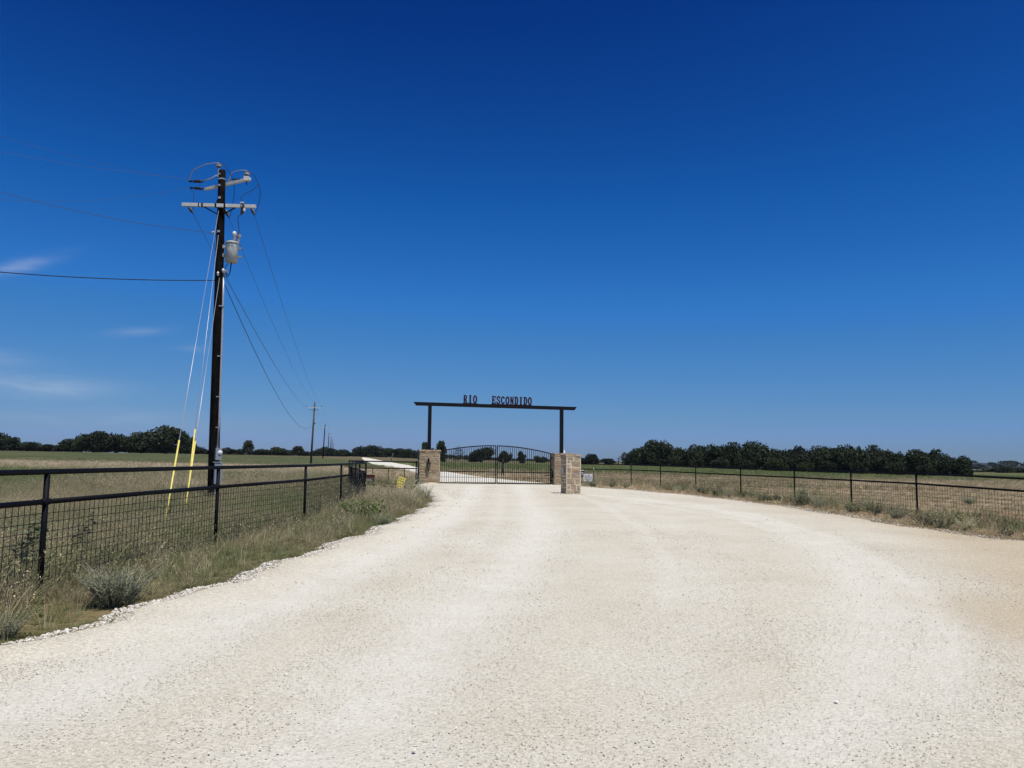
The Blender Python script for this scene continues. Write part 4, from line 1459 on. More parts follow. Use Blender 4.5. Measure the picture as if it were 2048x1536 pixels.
# guy wires with yellow guards
for k, ((tx, ty), (gx0, gy0), (bx, by), lab) in enumerate((((437.5, 420), (360.3, 881), (330, 1046), 'leftmost guy wire, its yellow guard ending nearest the pipe fence'),
                                                          ((436.8, 470), (381.0, 859), (371.5, 1014), 'middle guy wire with the yellow guard that starts highest'),
                                                          ((439.0, 556), (388.0, 882), (368.5, 1032), 'guy wire closest to the main pole, with a yellow guard'))):
    base_ = G(bx, by)
    topp = P(tx, ty, PD - 0.16)
    gt = None
    # point of the straight wire that appears at the top of the guard
    best = None
    for i in range(400):
        p = base_.lerp(topp, i / 399)
        d = p - Vector((0, 0, EYE))
        py = 768 - F_PX * d.dot(UP) / d.dot(FW)
        e_ = abs(py - gy0)
        if best is None or e_ < best[0]:
            best = (e_, p)
    gt = best[1]
    gw = thing('guy_wire', base_, lab, 'guy wire', 'guy wires of the main pole')
    MB().tube([base_ - (topp - base_).normalized() * 0.1, topp], 0.0085, 6).build('strand', M_ALU, gw, True)
    MB().tube([base_ + (topp - base_).normalized() * 0.03, gt], [0.021, 0.023], 10).build('guard', M_YEL, gw, True)
    MB().tube([base_ - Vector((0, 0, 0.1)), base_ + (topp - base_).normalized() * 0.12], 0.022, 6).build('anchor_rod', M_RUSTB, gw)

# ------------------------------------------------------------------ the line of poles running off to the left of the gate
far = [(622, 629.5, 806, 141.0), (645.6, 650.2, 849.5, 255.0), (655.5, 658.0, 866.5, 352.0), (659.8, 662.5, 874, 425.0), (662.8, 664.6, 880, 500.0), (665.8, 667.0, 887.5, 600.0)]
far_lab = ['weathered brown utility pole with a pale crossarm, second in the line', 'dark utility pole, third in the line running to the horizon', 'thin dark utility pole, fourth in the line to the horizon',
           'thin far utility pole, fifth in the line to the horizon', 'tiny far utility pole, sixth in the line', 'tiny farthest utility pole at the end of the line']
tops = []
for i, ((bx, tx, ty, d), lab) in enumerate(zip(far, far_lab)):
    b_ = P(bx, 915, d)
    b_ = at_ground((b_.x, d))
    tp = P(tx, ty, d)
    fp = thing('utility_pole', b_, lab, 'utility pole', 'poles of the power line')
    MB().tube([b_ - Vector((0, 0, 0.3)), b_.lerp(tp, 0.5), tp], [0.20, 0.17, 0.13], 8).build('pole_shaft', M_CREO2 if i == 0 else M_CREO, fp, True)
    axm = Vector((0.975, 0.22, 0.01)).normalized()
    k0 = b_.lerp(tp, 1 - (0.85 / 10.9)) + Vector((0, -0.16, 0))
    ca = MB().bar(k0 - axm * 1.42, k0 + axm * 1.42, 0.11, 0.12).build('crossarm', M_ARM, fp)
    ends = []
    for sx in (-1.32, 1.32):
        mb = MB()
        mb.tube([k0 + axm * sx + Vector((0, 0, 0.05)), k0 + axm * sx + Vector((0, 0, 0.2))], 0.02, 5)
        insulator(mb, k0 + axm * sx + Vector((0, 0, 0.18)), (0, 0, 1), 0.16, 0.085, 2, 0.5)
        mb.build('pin_insulator', M_DARKINS, ca)
        ends.append(k0 + axm * sx + Vector((0, 0, 0.34)))
    mb = MB()
    insulator(mb, tp + Vector((0, 0, 0.05)), (0, 0, 1), 0.18, 0.085, 2, 0.5)
    mb.build('pin_insulator', M_DARKINS, fp)
    if i == 0:
        k1 = k0 - Vector((0, 0, 0.40))
        MB().bar(k1 - axm * 0.66, k1 + axm * 0.66, 0.05, 0.06).build('lower_arm', M_IRON, fp)
        for sx in (-0.58, 0.60):
            mb = MB()
            insulator(mb, k1 + axm * sx + Vector((0, 0, -0.05)), (0, 0, 1), 0.13, 0.11, 2, 0.6)
            mb.build('spool_insulator', M_DARKINS, fp)
        MB().box(P(629.7, 847, d) + Vector((0.0, -0.1, 0)), (0.16, 0.2, 0.22)).build('cable_clamp', M_IRON, fp)
    tops.append((ends[0], tp + Vector((0, 0, 0.23)), ends[1], b_.lerp(tp, 0.86) + Vector((0, -0.16, 0))))


def span(mb, a, c_, sag, r, n=26):
    a, c_ = Vector(a), Vector(c_)
    mb.tube([a.lerp(c_, i / n) - Vector((0, 0, 4 * sag * (i / n) * (1 - i / n))) for i in range(n + 1)], r, 5, False)


def wire(label, spans, r, mat=None):
    o_ = Vector(spans[0][0])
    t__ = thing('power_line', o_, label, 'overhead wire', 'overhead wires')
    for a, c_, sag in spans:
        mb_ = MB()
        span(mb_, a, c_, sag, r)
        mb_.build('wire_span', mat or M_LINE, t__, True)
    return t__


for k, nm, lab in ((0, 'l', 'thin overhead wire starting from the left end of the lower crossarm'), (1, 'm', 'thin overhead wire starting beside the shaft below the lower crossarm'),
                   (2, 'r', 'thin overhead wire starting from the right end of the lower crossarm')):
    wire(lab, [(LN[nm], tops[0][k], 1.15)] + [(tops[i][k], tops[i + 1][k], 0.9) for i in range(5)], 0.0075)
wire('thin lower overhead wire leaving the pole shaft beside the weatherhead', [(on_pole(552) + Vector((0.14, 0, 0)), tops[0][3], 1.3)] + [(tops[i][3], tops[i + 1][3], 0.9) for i in range(5)], 0.007)
wire('black twisted cable sagging from the main pole to the brown second pole', [(on_pole(573) + Vector((0.18, 0, 0)), P(627, 847, 141.0), 2.6)], 0.014, M_CABLE)
wire('thick black cable leaving the main pole to the left', [(on_pole(567) + Vector((-0.15, 0, 0)), P(-700, 440, 24.0), 0.52)], 0.016, M_CABLE)
wire('thin neutral wire leaving a bracket on the main pole to the left', [(U(423.5, 465.5, -0.05), P(-900, 30, 17.0), 0.9)], 0.008)
wire('faint top wire leaving the highest dead end to the left', [(DE['c'], P(-900, -60, 18.0), 0.6)], 0.004)
wire('faint wire leaving the lower left dead end', [(DE['a'], P(-900, 150, 17.0), 1.5)], 0.004)
wire('faint wire leaving the right dead end above the upper crossarm', [(DE['b'], P(-900, 40, 18.0), 0.8)], 0.004)
#PART4
# ------------------------------------------------------------------ trees
def crown_mesh(name, seed, mat, n, size, lobes_n=14, spread=0.72, flat=0.62, low=0.16, airy=0.0, aspect=1.0):
    """unit crown (radius about 1, height about 1.1): leaf clumps scattered over overlapping lobes"""
    g = np.random.default_rng(seed)
    lob = []
    for k in range(lobes_n):
        a = 2 * math.pi * (k * 0.382 + g.uniform(-0.12, 0.12))
        r_ = spread * math.sqrt((k + 0.4) / lobes_n)
        zc = low + 0.16 + (0.52 * (1 - (r_ / 1.0) ** 2) + g.uniform(-0.22, 0.20)) * flat / 0.62
        lr = g.uniform(0.16, 0.42) * (1.15 - 0.35 * r_)
        lob.append((r_ * math.cos(a), r_ * math.sin(a), zc, lr, lr * g.uniform(0.7, 0.95)))
    for k in range(int(lobes_n * 0.7)):           # low skirt
        a = g.uniform(0, 2 * math.pi)
        r_ = spread * g.uniform(0.35, 0.85)
        lob.append((r_ * math.cos(a), r_ * math.sin(a), low + g.uniform(0.02, 0.2), g.uniform(0.16, 0.27), g.uniform(0.12, 0.2)))
    lob = np.array(lob)
    w_ = lob[:, 3] ** 2
    idx = g.choice(len(lob), n, p=w_ / w_.sum())
    d = g.normal(size=(n, 3))
    d /= np.linalg.norm(d, axis=1)[:, None]
    rad = 0.35 + 0.75 * g.random(n) ** 0.55
    rad *= 1 + 0.12 * np.sin(d[:, 0] * 9 + idx) * np.sin(d[:, 2] * 8 + idx * 2)
    c_ = np.stack([lob[idx, 0] + d[:, 0] * rad * lob[idx, 3], lob[idx, 1] + d[:, 1] * rad * lob[idx, 3], lob[idx, 2] + d[:, 2] * rad * lob[idx, 4]], -1)
    c_[:, 2] = np.maximum(c_[:, 2], 0.05 + 0.05 * g.random(n))
    if airy:
        keep = g.random(n) > airy
        c_ = c_[keep]
        n = len(c_)
    s_ = size * g.uniform(0.55, 1.25, n)
    t1 = g.normal(size=(n, 3)); t1 /= np.linalg.norm(t1, axis=1)[:, None]
    t2 = np.cross(t1, g.normal(size=(n, 3))); t2 /= np.linalg.norm(t2, axis=1)[:, None]
    v = np.zeros((n, 5, 3))
    ang_ = np.arange(5) * 2 * math.pi / 5
    for k in range(5):
        rr = s_ * g.uniform(0.45, 1.1, n)
        v[:, k] = c_ + t1 * (np.cos(ang_[k]) * rr)[:, None] + t2 * (np.sin(ang_[k]) * rr)[:, None]
    v[:, :, 2] = np.maximum(v[:, :, 2], 0.01)
    return np_mesh(name, v.reshape(-1, 3), np.arange(n * 5), np.full(n, 5), mat)


def trunk_mesh(name, seed, mat, r=0.055, h=0.42, limbs=5, reach=0.5, bare=False):
    g = random.Random(seed)
    mb_ = MB()
    top_ = Vector((g.uniform(-0.05, 0.05), g.uniform(-0.05, 0.05), h * 0.62))
    mb_.tube([(0, 0, -0.06), (0, 0, 0.01), top_ * 0.5, top_], [r * 1.5, r * 1.2, r, r * 0.85], 7)
    for k in range(limbs):
        a = 2 * math.pi * k / limbs + g.uniform(-0.4, 0.4)
        rr = reach * g.uniform(0.6, 1.1)
        e = Vector((rr * math.cos(a), rr * math.sin(a), h * g.uniform(1.0, 1.7)))
        m1 = top_.lerp(e, 0.45) + Vector((0, 0, -0.04))
        mb_.tube([top_ - Vector((0, 0, 0.06)), m1, e], [r * 0.6, r * 0.42, r * 0.15], 5)
        for q_ in range(3 if bare else 1):
            e2 = m1.lerp(e, g.uniform(0.2, 0.8)) + Vector((g.uniform(-0.3, 0.3), g.uniform(-0.3, 0.3), g.uniform(0.05, 0.35)))
            mb_.tube([m1, m1.lerp(e2, 0.5) + Vector((0, 0, 0.02)), e2], [r * 0.32, r * 0.2, r * 0.06], 4)
    return mb_.mesh(name, mat, smooth=True)


OAKS = [(crown_mesh('crown', 100 + i, M_OAK, 6500, 0.046, 15 + i % 4, 0.70 + 0.02 * (i % 3), 0.62, 0.07), trunk_mesh('trunk', 200 + i, M_BARK)) for i in range(8)]
LIGHT = [(crown_mesh('crown', 300 + i, M_YGREEN, 3000, 0.055, 11, 0.66, 0.6, 0.08), trunk_mesh('trunk', 310 + i, M_BARK, 0.045)) for i in range(2)]
BRUSH = [(crown_mesh('crown', 400 + i, M_BRUSH, 3000, 0.06, 9, 0.66, 0.62, 0.02), trunk_mesh('trunk', 410 + i, M_BARK, 0.05, 0.3)) for i in range(3)]
AIRY = [(crown_mesh('crown', 500, M_BRUSH, 1100, 0.04, 12, 0.74, 0.7, 0.2, 0.35), trunk_mesh('trunk', 510, M_BARK, 0.035, 0.4, 7, 0.6, True))]
TALLB = [(crown_mesh('crown', 600, M_OAK, 3000, 0.07, 8, 0.5, 0.75, 0.06), trunk_mesh('trunk', 610, M_BARK, 0.06, 0.4))]
KINDS = {'oak': OAKS, 'light': LIGHT, 'brush': BRUSH, 'airy': AIRY, 'tall': TALLB}
tcount = 0


def tree(px, top_py, wpx, d, kind, label, group, name='tree', cat='tree', k=None, dz=0.0):
    global tcount
    tcount += 1
    protos = KINDS[kind]
    cm_, tm_ = protos[(tcount if k is None else k) % len(protos)]
    b_ = P(px, 915, d)
    b_ = at_ground((b_.x, d), dz - 0.05)
    hgt_ = max(1.0, P(px, top_py, d).z - b_.z)
    rad = wpx * d / F_PX / 2
    o = bpy.data.objects.new(name, None)
    COL.objects.link(o)
    o.location = b_
    o.rotation_euler = (0, 0, rnd.uniform(0, 6.28))
    o.scale = (rad / 0.92, rad / 0.92, hgt_ / 1.10)
    tag(o, label, cat, group, 'thing')
    for nm, me in (('trunk', tm_), ('crown', cm_)):
        c_ = bpy.data.objects.new(nm, me)
        COL.objects.link(c_)
        c_.parent = o
    return o


# left grove
gl = 'trees of the left-hand grove'
LEFT = [(6, 869, 76, 335), (54, 884, 66, 345), (97, 888, 60, 340), (145, 878, 66, 300), (186, 862, 84, 290), (232, 859, 96, 292), (283, 863, 80, 296), (330, 852, 104, 285), (370, 868, 48, 290), (393, 893, 40, 320), (413, 898, 30, 330)]
for i, (px, ty, w_, d) in enumerate(LEFT):
    tree(px, ty, w_, d, 'oak', 'dark live oak, %s from the left in the grove left of the main pole' % ORD[i], gl, 'live_oak')
# scrub behind the field, between the main pole and the second pole
CL = [(452, 895, 36), (474, 897, 42), (498, 885, 30), (522, 898, 50), (551, 893, 46), (574, 899, 40), (598, 895, 34), (612, 902, 30)]
for i, (px, ty, w_) in enumerate(CL):
    tree(px, ty, w_, 400, 'tall' if i in (2, 6) else 'brush', '%s scrub tree, %s from the left between the main pole and the brown pole' % ('taller' if i in (2,) else 'dark', ORD[i]), 'scrub trees beyond the left field', 'scrub_tree')
CM = [(634, 901, 40), (652, 893, 50), (672, 897, 50), (690, 903, 40)]
for i, (px, ty, w_) in enumerate(CM):
    tree(px, ty, w_, 660, 'oak', 'rounded dark tree, %s from the left behind the far poles' % ORD[i], 'trees behind the far poles', 'live_oak')
CR = [(706, 904, 42), (722, 896, 46), (746, 891, 62), (772, 895, 60), (797, 897, 54), (818, 897, 50), (836, 900, 40)]
for i, (px, ty, w_) in enumerate(CR):
    tree(px, ty, w_, 520, 'oak', 'dark tree, %s from the left in the grove left of the stone pillar' % ORD[i], 'grove left of the stone pillars', 'live_oak')
# behind the gates
for px, ty, w_, d, kind, lab in ((849, 890, 26, 300, 'tall', 'dark tree top showing above the left gate pillar'), (884, 888, 30, 300, 'tall', 'narrow dark tree just right of the left gate pillar'),
                                 (866, 897, 30, 330, 'brush', 'low dark tree directly behind the left gate pillar'), (916, 897, 34, 330, 'airy', 'thin open tree with bare twigs behind the left gate leaf'),
                                 (962, 893, 60, 340, 'oak', 'wide oak behind the middle of the gates'), (1010, 902, 31, 340, 'oak', 'round dark tree just right of the gate middle'),
                                 (1044, 906, 25, 320, 'tall', 'small pointed tree behind the right gate leaf'), (1082, 910, 28, 420, 'oak', 'low rounded tree at the right end of the gates'),
                                 (1184, 907, 36, 330, 'oak', 'dome shaped dark tree right of the freestanding pillar'), (1160, 915, 40, 420, 'brush', 'low dark scrub directly right of the freestanding pillar'),
                                 (1218, 916, 34, 400, 'brush', 'low scrub at the foot of the dead snag')):
    tree(px, ty, w_, d, kind, lab, 'trees beyond the gates')
# grove on the right
GR = [(1268, 903, 40), (1287, 887, 58), (1314, 881, 62), (1343, 888, 58), (1373, 892, 58), (1406, 888, 62), (1441, 891, 62), (1476, 890, 64), (1509, 884, 62), (1539, 889, 54), (1566, 901, 48), (1592, 891, 58),
      (1632, 885, 70), (1667, 895, 54), (1702, 891, 72), (1737, 896, 58), (1769, 901, 58), (1801, 905, 58), (1838, 900, 64), (1872, 898, 68), (1902, 907, 54), (1924, 922, 34)]
for i, (px, ty, w_) in enumerate(GR):
    d = 262 - (px - 1262) / 680 * 82 + (8 if i % 2 else 0)
    tree(px, ty, w_ * 1.22, d, 'oak', 'dark live oak, %s from the left in the long right-hand grove' % ORD[i], 'live oaks of the right-hand grove', 'live_oak')
for i, (px, ty, w_, kind) in enumerate(((1345, 912, 40, 'brush'), (1392, 916, 38, 'light'), (1440, 916, 40, 'brush'), (1495, 919, 34, 'brush'), (1552, 915, 44, 'light'), (1612, 921, 40, 'light'), (1655, 920, 40, 'brush'), (1720, 921, 44, 'brush'), (1790, 924, 46, 'brush'), (1850, 926, 44, 'brush'))):
    d = 255 - (px - 1262) / 680 * 82 - 8
    tree(px, ty, w_, d, kind, '%s shrub tree, %s from the left along the front of the right-hand grove' % ('paler green' if kind == 'light' else 'low dark', ORD[i]), 'shrub trees in front of the right-hand grove', 'shrub_tree')
for i, (px, ty, w_, d) in enumerate(((1952, 940, 34, 420), (1978, 938, 36, 430), (2003, 934, 44, 380), (2032, 935, 40, 400), (2064, 936, 40, 420))):
    tree(px, ty, w_, d, 'oak', 'small far tree, %s from the left in front of the blue hill' % ORD[i], 'far trees below the hill', 'live_oak')

# dead snags
sn = P(1236, 915, 300)
sn = at_ground((sn.x, 300))
st = thing('dead_tree', sn, 'bare dead snag left of the right-hand grove', 'dead tree')
mb = MB()
mb.tube([sn - Vector((0, 0, 0.3)), sn + Vector((0.2, 0, 1.8)), sn + Vector((0.1, 0, 3.6))], [0.22, 0.17, 0.05], 6)
g = random.Random(3)
for k in range(9):
    z0 = g.uniform(0.9, 3.0)
    a = g.uniform(0, 6.28)
    e = Vector((math.cos(a) * g.uniform(0.6, 1.5), math.sin(a) * 0.8, g.uniform(0.3, 1.1)))
    p = sn + Vector((0.15, 0, z0))
    mb.tube([p, p + e * 0.5 + Vector((0, 0, 0.05)), p + e], [0.09, 0.06, 0.02], 4)
mb.build('trunk', M_BARK, st, True)
sn = P(782, 915, 300)
sn = at_ground((sn.x, 300))
st = thing('dead_tree', sn, 'pale leaning dead trunk in front of the grove left of the stone pillar', 'dead tree')
MB().tube([sn - Vector((0, 0, 0.2)), sn + Vector((0.4, 0, 1.4)), sn + Vector((0.75, 0.1, 2.9))], [0.16, 0.11, 0.04], 6).tube([sn + Vector((0.3, 0, 1.1)), sn + Vector((0.1, 0, 1.9))], [0.07, 0.02], 5).build('trunk', M_DEADWOOD, st, True)

# low farther woods closing the horizon: one mass
g = np.random.default_rng(77)
wv, nW = [], 0
for k in range(420):
    u = g.random()
    px = -900 + 3900 * u
    d = g.uniform(760, 1150)
    x = (px - 1024) / F_PX * d
    hh_ = g.uniform(3.0, 6.2) * (0.75 + 0.4 * math.sin(px * 0.013) * math.sin(px * 0.0041 + 1))
    if 1230 < px < 1960:
        hh_ *= 0.9
    ww = g.uniform(5, 11)
    m_ = 60
    dd_ = g.normal(size=(m_, 3)); dd_ /= np.linalg.norm(dd_, axis=1)[:, None]
    c_ = np.array([x, d, float(H(x, d)) + hh_ * 0.42]) + dd_ * np.array([ww, ww * 0.6, hh_ * 0.52]) * (0.55 + 0.45 * g.random((m_, 1)))
    t1 = g.normal(size=(m_, 3)); t1 /= np.linalg.norm(t1, axis=1)[:, None]
    t2 = np.cross(t1, g.normal(size=(m_, 3))); t2 /= np.linalg.norm(t2, axis=1)[:, None]
    for q_ in range(5):
        an2 = 2 * math.pi * q_ / 5
        wv.append(c_ + (t1 * math.cos(an2) + t2 * math.sin(an2)) * g.uniform(0.7, 1.5, (m_, 1)))
    nW += 1
for k in range(260):
    hx = g.uniform(540, 1500)
    hu = (hx - 520) / 1150
    hy = 1500 - 260 * hu + g.uniform(-150, 40)
    hzz = float(H(hx, hy)) + max(0, 12 * (1 - abs(hy - (1500 - 260 * hu)) / 170))
    dd_ = g.normal(size=(60, 3)); dd_ /= np.linalg.norm(dd_, axis=1)[:, None]
    c_ = np.array([hx, hy, hzz + 1.2]) + dd_ * np.array([8, 6, 2.4]) * (0.5 + 0.5 * g.random((60, 1)))
    t1 = g.normal(size=(60, 3)); t1 /= np.linalg.norm(t1, axis=1)[:, None]
    t2 = np.cross(t1, g.normal(size=(60, 3))); t2 /= np.linalg.norm(t2, axis=1)[:, None]
    for q_ in range(5):
        an2 = 2 * math.pi * q_ / 5
        wv.append(c_ + (t1 * math.cos(an2) + t2 * math.sin(an2)) * g.uniform(0.9, 1.9, (60, 1)))
    nW += 1
wv = np.array(wv).reshape(nW, 5, 60, 3).transpose(0, 2, 1, 3).reshape(-1, 3)
wo_ = bpy.data.objects.new('distant_woods', np_mesh('distant_woods', wv, np.arange(len(wv)), np.full(len(wv) // 5, 5), M_WOODS))
COL.objects.link(wo_)
tag(wo_, 'low band of far woods along the horizon', 'woods', kind='stuff')

# two pale roofs on the far hill
for i, (px, py, w_, lab) in enumerate(((1944, 944, 15, 'pale roofed far building below the hill, just right of the grove'), (1961, 944.5, 13, 'smaller pale roofed far building, second to the right of the grove'))):
    d = 760.0
    c_ = P(px, py, d)
    ww = w_ * d / F_PX
    hb_ = thing('far_house', Vector((c_.x, c_.y, float(H(c_.x, d)))), lab, 'building')
    zg = float(H(c_.x, d))
    zt = P(px, py - 1.0, d).z
    MB().box((c_.x, d, (zg + zt) / 2), (ww, 9, zt - zg)).build('wall', M_HWALL, hb_)
    rf = MB()
    rf.add([(c_.x - ww / 2 - 0.5, d - 5, zt), (c_.x + ww / 2 + 0.5, d - 5, zt), (c_.x + ww / 2 + 0.5, d + 5, zt), (c_.x - ww / 2 - 0.5, d + 5, zt), (c_.x - ww / 2 + 0.5, d, zt + 2.0), (c_.x + ww / 2 - 0.5, d, zt + 2.0)],
           [(0, 3, 2, 1), (0, 1, 5, 4), (2, 3, 4, 5), (1, 2, 5), (3, 0, 4)])
    rf.build('roof', M_ROOF, hb_)

# ------------------------------------------------------------------ scattering
def blade_tuft(name, seed, n, h, spread, w_, lean, mat, seeds=0.0, segs=3):
    g = np.random.default_rng(seed)
    vs__, fs__, cnt = [], [], []
    for i in range(n):
        a = g.uniform(0, 2 * math.pi)
        r_ = spread * math.sqrt(g.random())
        bx, by = r_ * math.cos(a), r_ * math.sin(a)
        hh_ = g.uniform(*h)
        la = a + g.uniform(-0.9, 0.9)
        ln = g.uniform(*lean) * hh_
        fa = g.uniform(0, math.pi)
        ww = w_ * g.uniform(0.6, 1.3)
        wx, wy = math.cos(fa) * ww / 2, math.sin(fa) * ww / 2
        o = len(vs__)
        for k in range(segs):
            t_ = k / segs
            cx, cy, cz = bx + math.cos(la) * ln * t_ ** 1.8, by + math.sin(la) * ln * t_ ** 1.8, hh_ * t_ * (1 - 0.12 * t_)
            s_ = 1 - 0.55 * t_
            vs__ += [(cx - wx * s_, cy - wy * s_, cz - 0.01), (cx + wx * s_, cy + wy * s_, cz - 0.01)]
        vs__.append((bx + math.cos(la) * ln, by + math.sin(la) * ln, hh_ * 0.88))
        for k in range(segs - 1):
            fs__ += [o + 2 * k, o + 2 * k + 1, o + 2 * k + 3, o + 2 * k + 2]
            cnt.append(4)
        fs__ += [o + 2 * segs - 2, o + 2 * segs - 1, o + 2 * segs]
        cnt.append(3)
        if g.random() < seeds:
            p = np.array(vs__[-1])
            for q_ in range(4):
                o2 = len(vs__)
                dz = -0.02 * q_
                e = g.normal(size=3) * 0.014
                vs__ += [tuple(p + (0, 0, dz)), tuple(p + e + (0.008, 0, dz + 0.012)), tuple(p + e + (-0.006, 0.006, dz + 0.02))]
                fs__ += [o2, o2 + 1, o2 + 2]
                cnt.append(3)
    return np_mesh(name, vs__, fs__, cnt, mat)


def leafy(name, seed, stems, h, leaves, lsize, mat, stem_mat=None, spread=0.25, droop=0.3, ratio=3.0, low=0.15):
    """stems and leaves of a weed, as two meshes (unit is metres)"""
    g = np.random.default_rng(seed)
    sm_, lv, lf_ = MB(), [], []
    for i in range(stems):
        a = g.uniform(0, 2 * math.pi)
        hh_ = g.uniform(*h)
        r_ = spread * g.random() ** 0.6
        bx = r_ * 0.25
        p0 = Vector((bx * math.cos(a), bx * math.sin(a), -0.03))
        p2 = Vector((math.cos(a) * (bx + r_ * hh_ / max(h) * 1.3), math.sin(a) * (bx + r_ * hh_ / max(h) * 1.3), hh_))
        p1 = p0.lerp(p2, 0.5) + Vector((g.uniform(-0.05, 0.05), g.uniform(-0.05, 0.05), g.uniform(0.02, 0.22) * hh_))
        sm_.tube([p0, p1, p2], [0.0045, 0.003, 0.0012], 4)
        for k in range(leaves):
            t_ = low + (1 - low) * g.random() ** 0.8
            c_ = (p0.lerp(p1, t_ * 2) if t_ < 0.5 else p1.lerp(p2, t_ * 2 - 1))
            b_ = g.uniform(0, 2 * math.pi)
            s_ = lsize * g.uniform(0.5, 1.3) * (1.15 - 0.5 * t_)
            dr = Vector((math.cos(b_), math.sin(b_), g.uniform(-droop, 0.7))).normalized()
            sd = dr.cross(Vector((g.uniform(-0.5, 0.5), g.uniform(-0.5, 0.5), 1))).normalized() * s_ / ratio
            o = len(lv)
            lv += [c_, c_ + dr * s_ * 0.45 + sd, c_ + dr * s_ - Vector((0, 0, 0.15 * s_)), c_ + dr * s_ * 0.45 - sd]
            lf_ += [o, o + 1, o + 2, o + 3]
    st_ = sm_.mesh('stems', stem_mat or M_STEM)
    le_ = np_mesh('leaves', [tuple(v) for v in lv], lf_, [4] * (len(lf_) // 4), mat)
    return st_, le_


TUFTS = [blade_tuft('turf', 1, 60, (0.03, 0.11), 0.16, 0.006, (0.3, 1.3), M_GRASS),
         blade_tuft('grass', 2, 34, (0.08, 0.30), 0.10, 0.0055, (0.2, 1.0), M_GRASS),
         blade_tuft('tall_grass', 3, 14, (0.22, 0.55), 0.10, 0.005, (0.05, 0.6), M_GRASS, 0.6),
         blade_tuft('coarse_grass', 4, 60, (0.08, 0.24), 0.34, 0.020, (0.3, 1.2), M_GRASS),
         blade_tuft('thatch', 5, 34, (0.03, 0.10), 0.22, 0.012, (0.8, 2.4), M_GRASS)]


def weed_tuft():
    a, b_ = leafy('weed', 9, 9, (0.08, 0.28), 14, 0.04, M_GRASS, M_GRASS, 0.16)
    bm = bmesh.new()
    bm.from_mesh(a)
    bm.from_mesh(b_)
    me = bpy.data.meshes.new('weed_tuft')
    bm.to_mesh(me)
    bm.free()
    me.materials.append(M_GRASS)
    return me


TUFTS.append(weed_tuft())


def pebble(seed, flat=0.65):
    g = random.Random(seed)
    bm = bmesh.new()
    bmesh.ops.create_icosphere(bm, subdivisions=1, radius=0.5)
    for v in bm.verts:
        v.co *= g.uniform(0.72, 1.18)
        v.co.z *= flat
        v.co.x *= 1.15
    me = bpy.data.meshes.new('pebble')
    bm.to_mesh(me)
    bm.free()
    me.materials.append(M_PEB)
    return me


PEBS = [pebble(i, f_) for i, f_ in enumerate((0.42, 0.55, 0.48, 0.62))]


def scatter(name, xyz, scale, rotz, idx, tint, sources, label, cat, tilt=None):
    n = len(xyz)
    me = bpy.data.meshes.new(name)
    me.vertices.add(n)
    me.vertices.foreach_set('co', np.asarray(xyz, np.float32).ravel())
    rot = np.zeros((n, 3), np.float32)
    rot[:, 2] = rotz
    if tilt is not None:
        rot[:, :2] = tilt
    for nm, typ, arr in (('sc', 'FLOAT', scale), ('rot', 'FLOAT_VECTOR', rot), ('kind_idx', 'INT', idx), ('tint', 'FLOAT', tint)):
        a = me.attributes.new(nm, typ, 'POINT')
        if typ == 'FLOAT_VECTOR':
            a.data.foreach_set('vector', rot.ravel())
        else:
            a.data.foreach_set('value', np.asarray(arr, np.int32 if typ == 'INT' else np.float32))
    ob = bpy.data.objects.new(name, me)
    COL.objects.link(ob)
    tag(ob, label, cat, kind='stuff')
    ng = bpy.data.node_groups.new(name + '_nodes', 'GeometryNodeTree')
    ng.interface.new_socket('Geometry', in_out='INPUT', socket_type='NodeSocketGeometry')
    ng.interface.new_socket('Geometry', in_out='OUTPUT', socket_type='NodeSocketGeometry')
    gi, go = N(ng, 'NodeGroupInput'), N(ng, 'NodeGroupOutput')

    def attr(nm, typ):
        a_ = N(ng, 'GeometryNodeInputNamedAttribute')
        a_.data_type = typ
        a_.inputs['Name'].default_value = nm
        return a_.outputs['Attribute']
    s_, r_, k_ = attr('sc', 'FLOAT'), attr('rot', 'FLOAT_VECTOR'), attr('kind_idx', 'INT')
    e2r = N(ng, 'FunctionNodeEulerToRotation')
    L(ng, r_, e2r.inputs[0])
    jn = N(ng, 'GeometryNodeJoinGeometry')
    for i, src in enumerate(sources):
        so = bpy.data.objects.new('%s_source' % src.name.split('.')[0], src)
        oi_ = N(ng, 'GeometryNodeObjectInfo')
        oi_.inputs['Object'].default_value = so
        oi_.inputs['As Instance'].default_value = True
        cp_ = N(ng, 'FunctionNodeCompare')
        cp_.data_type = 'INT'
        cp_.operation = 'EQUAL'
        L(ng, k_, [x for x in cp_.inputs if x.type == 'INT'][0])
        [x for x in cp_.inputs if x.type == 'INT'][1].default_value = i
        ip = N(ng, 'GeometryNodeInstanceOnPoints')
        L(ng, gi.outputs[0], ip.inputs['Points'])
        L(ng, cp_.outputs[0], ip.inputs['Selection'])
        L(ng, oi_.outputs['Geometry'], ip.inputs['Instance'])
        L(ng, e2r.outputs[0], ip.inputs['Rotation'])
        L(ng, s_, ip.inputs['Scale'])
        L(ng, ip.outputs[0], jn.inputs[0])
    L(ng, jn.outputs[0], go.inputs[0])
    md = ob.modifiers.new('scatter', 'NODES')
    md.node_group = ng
    return ob


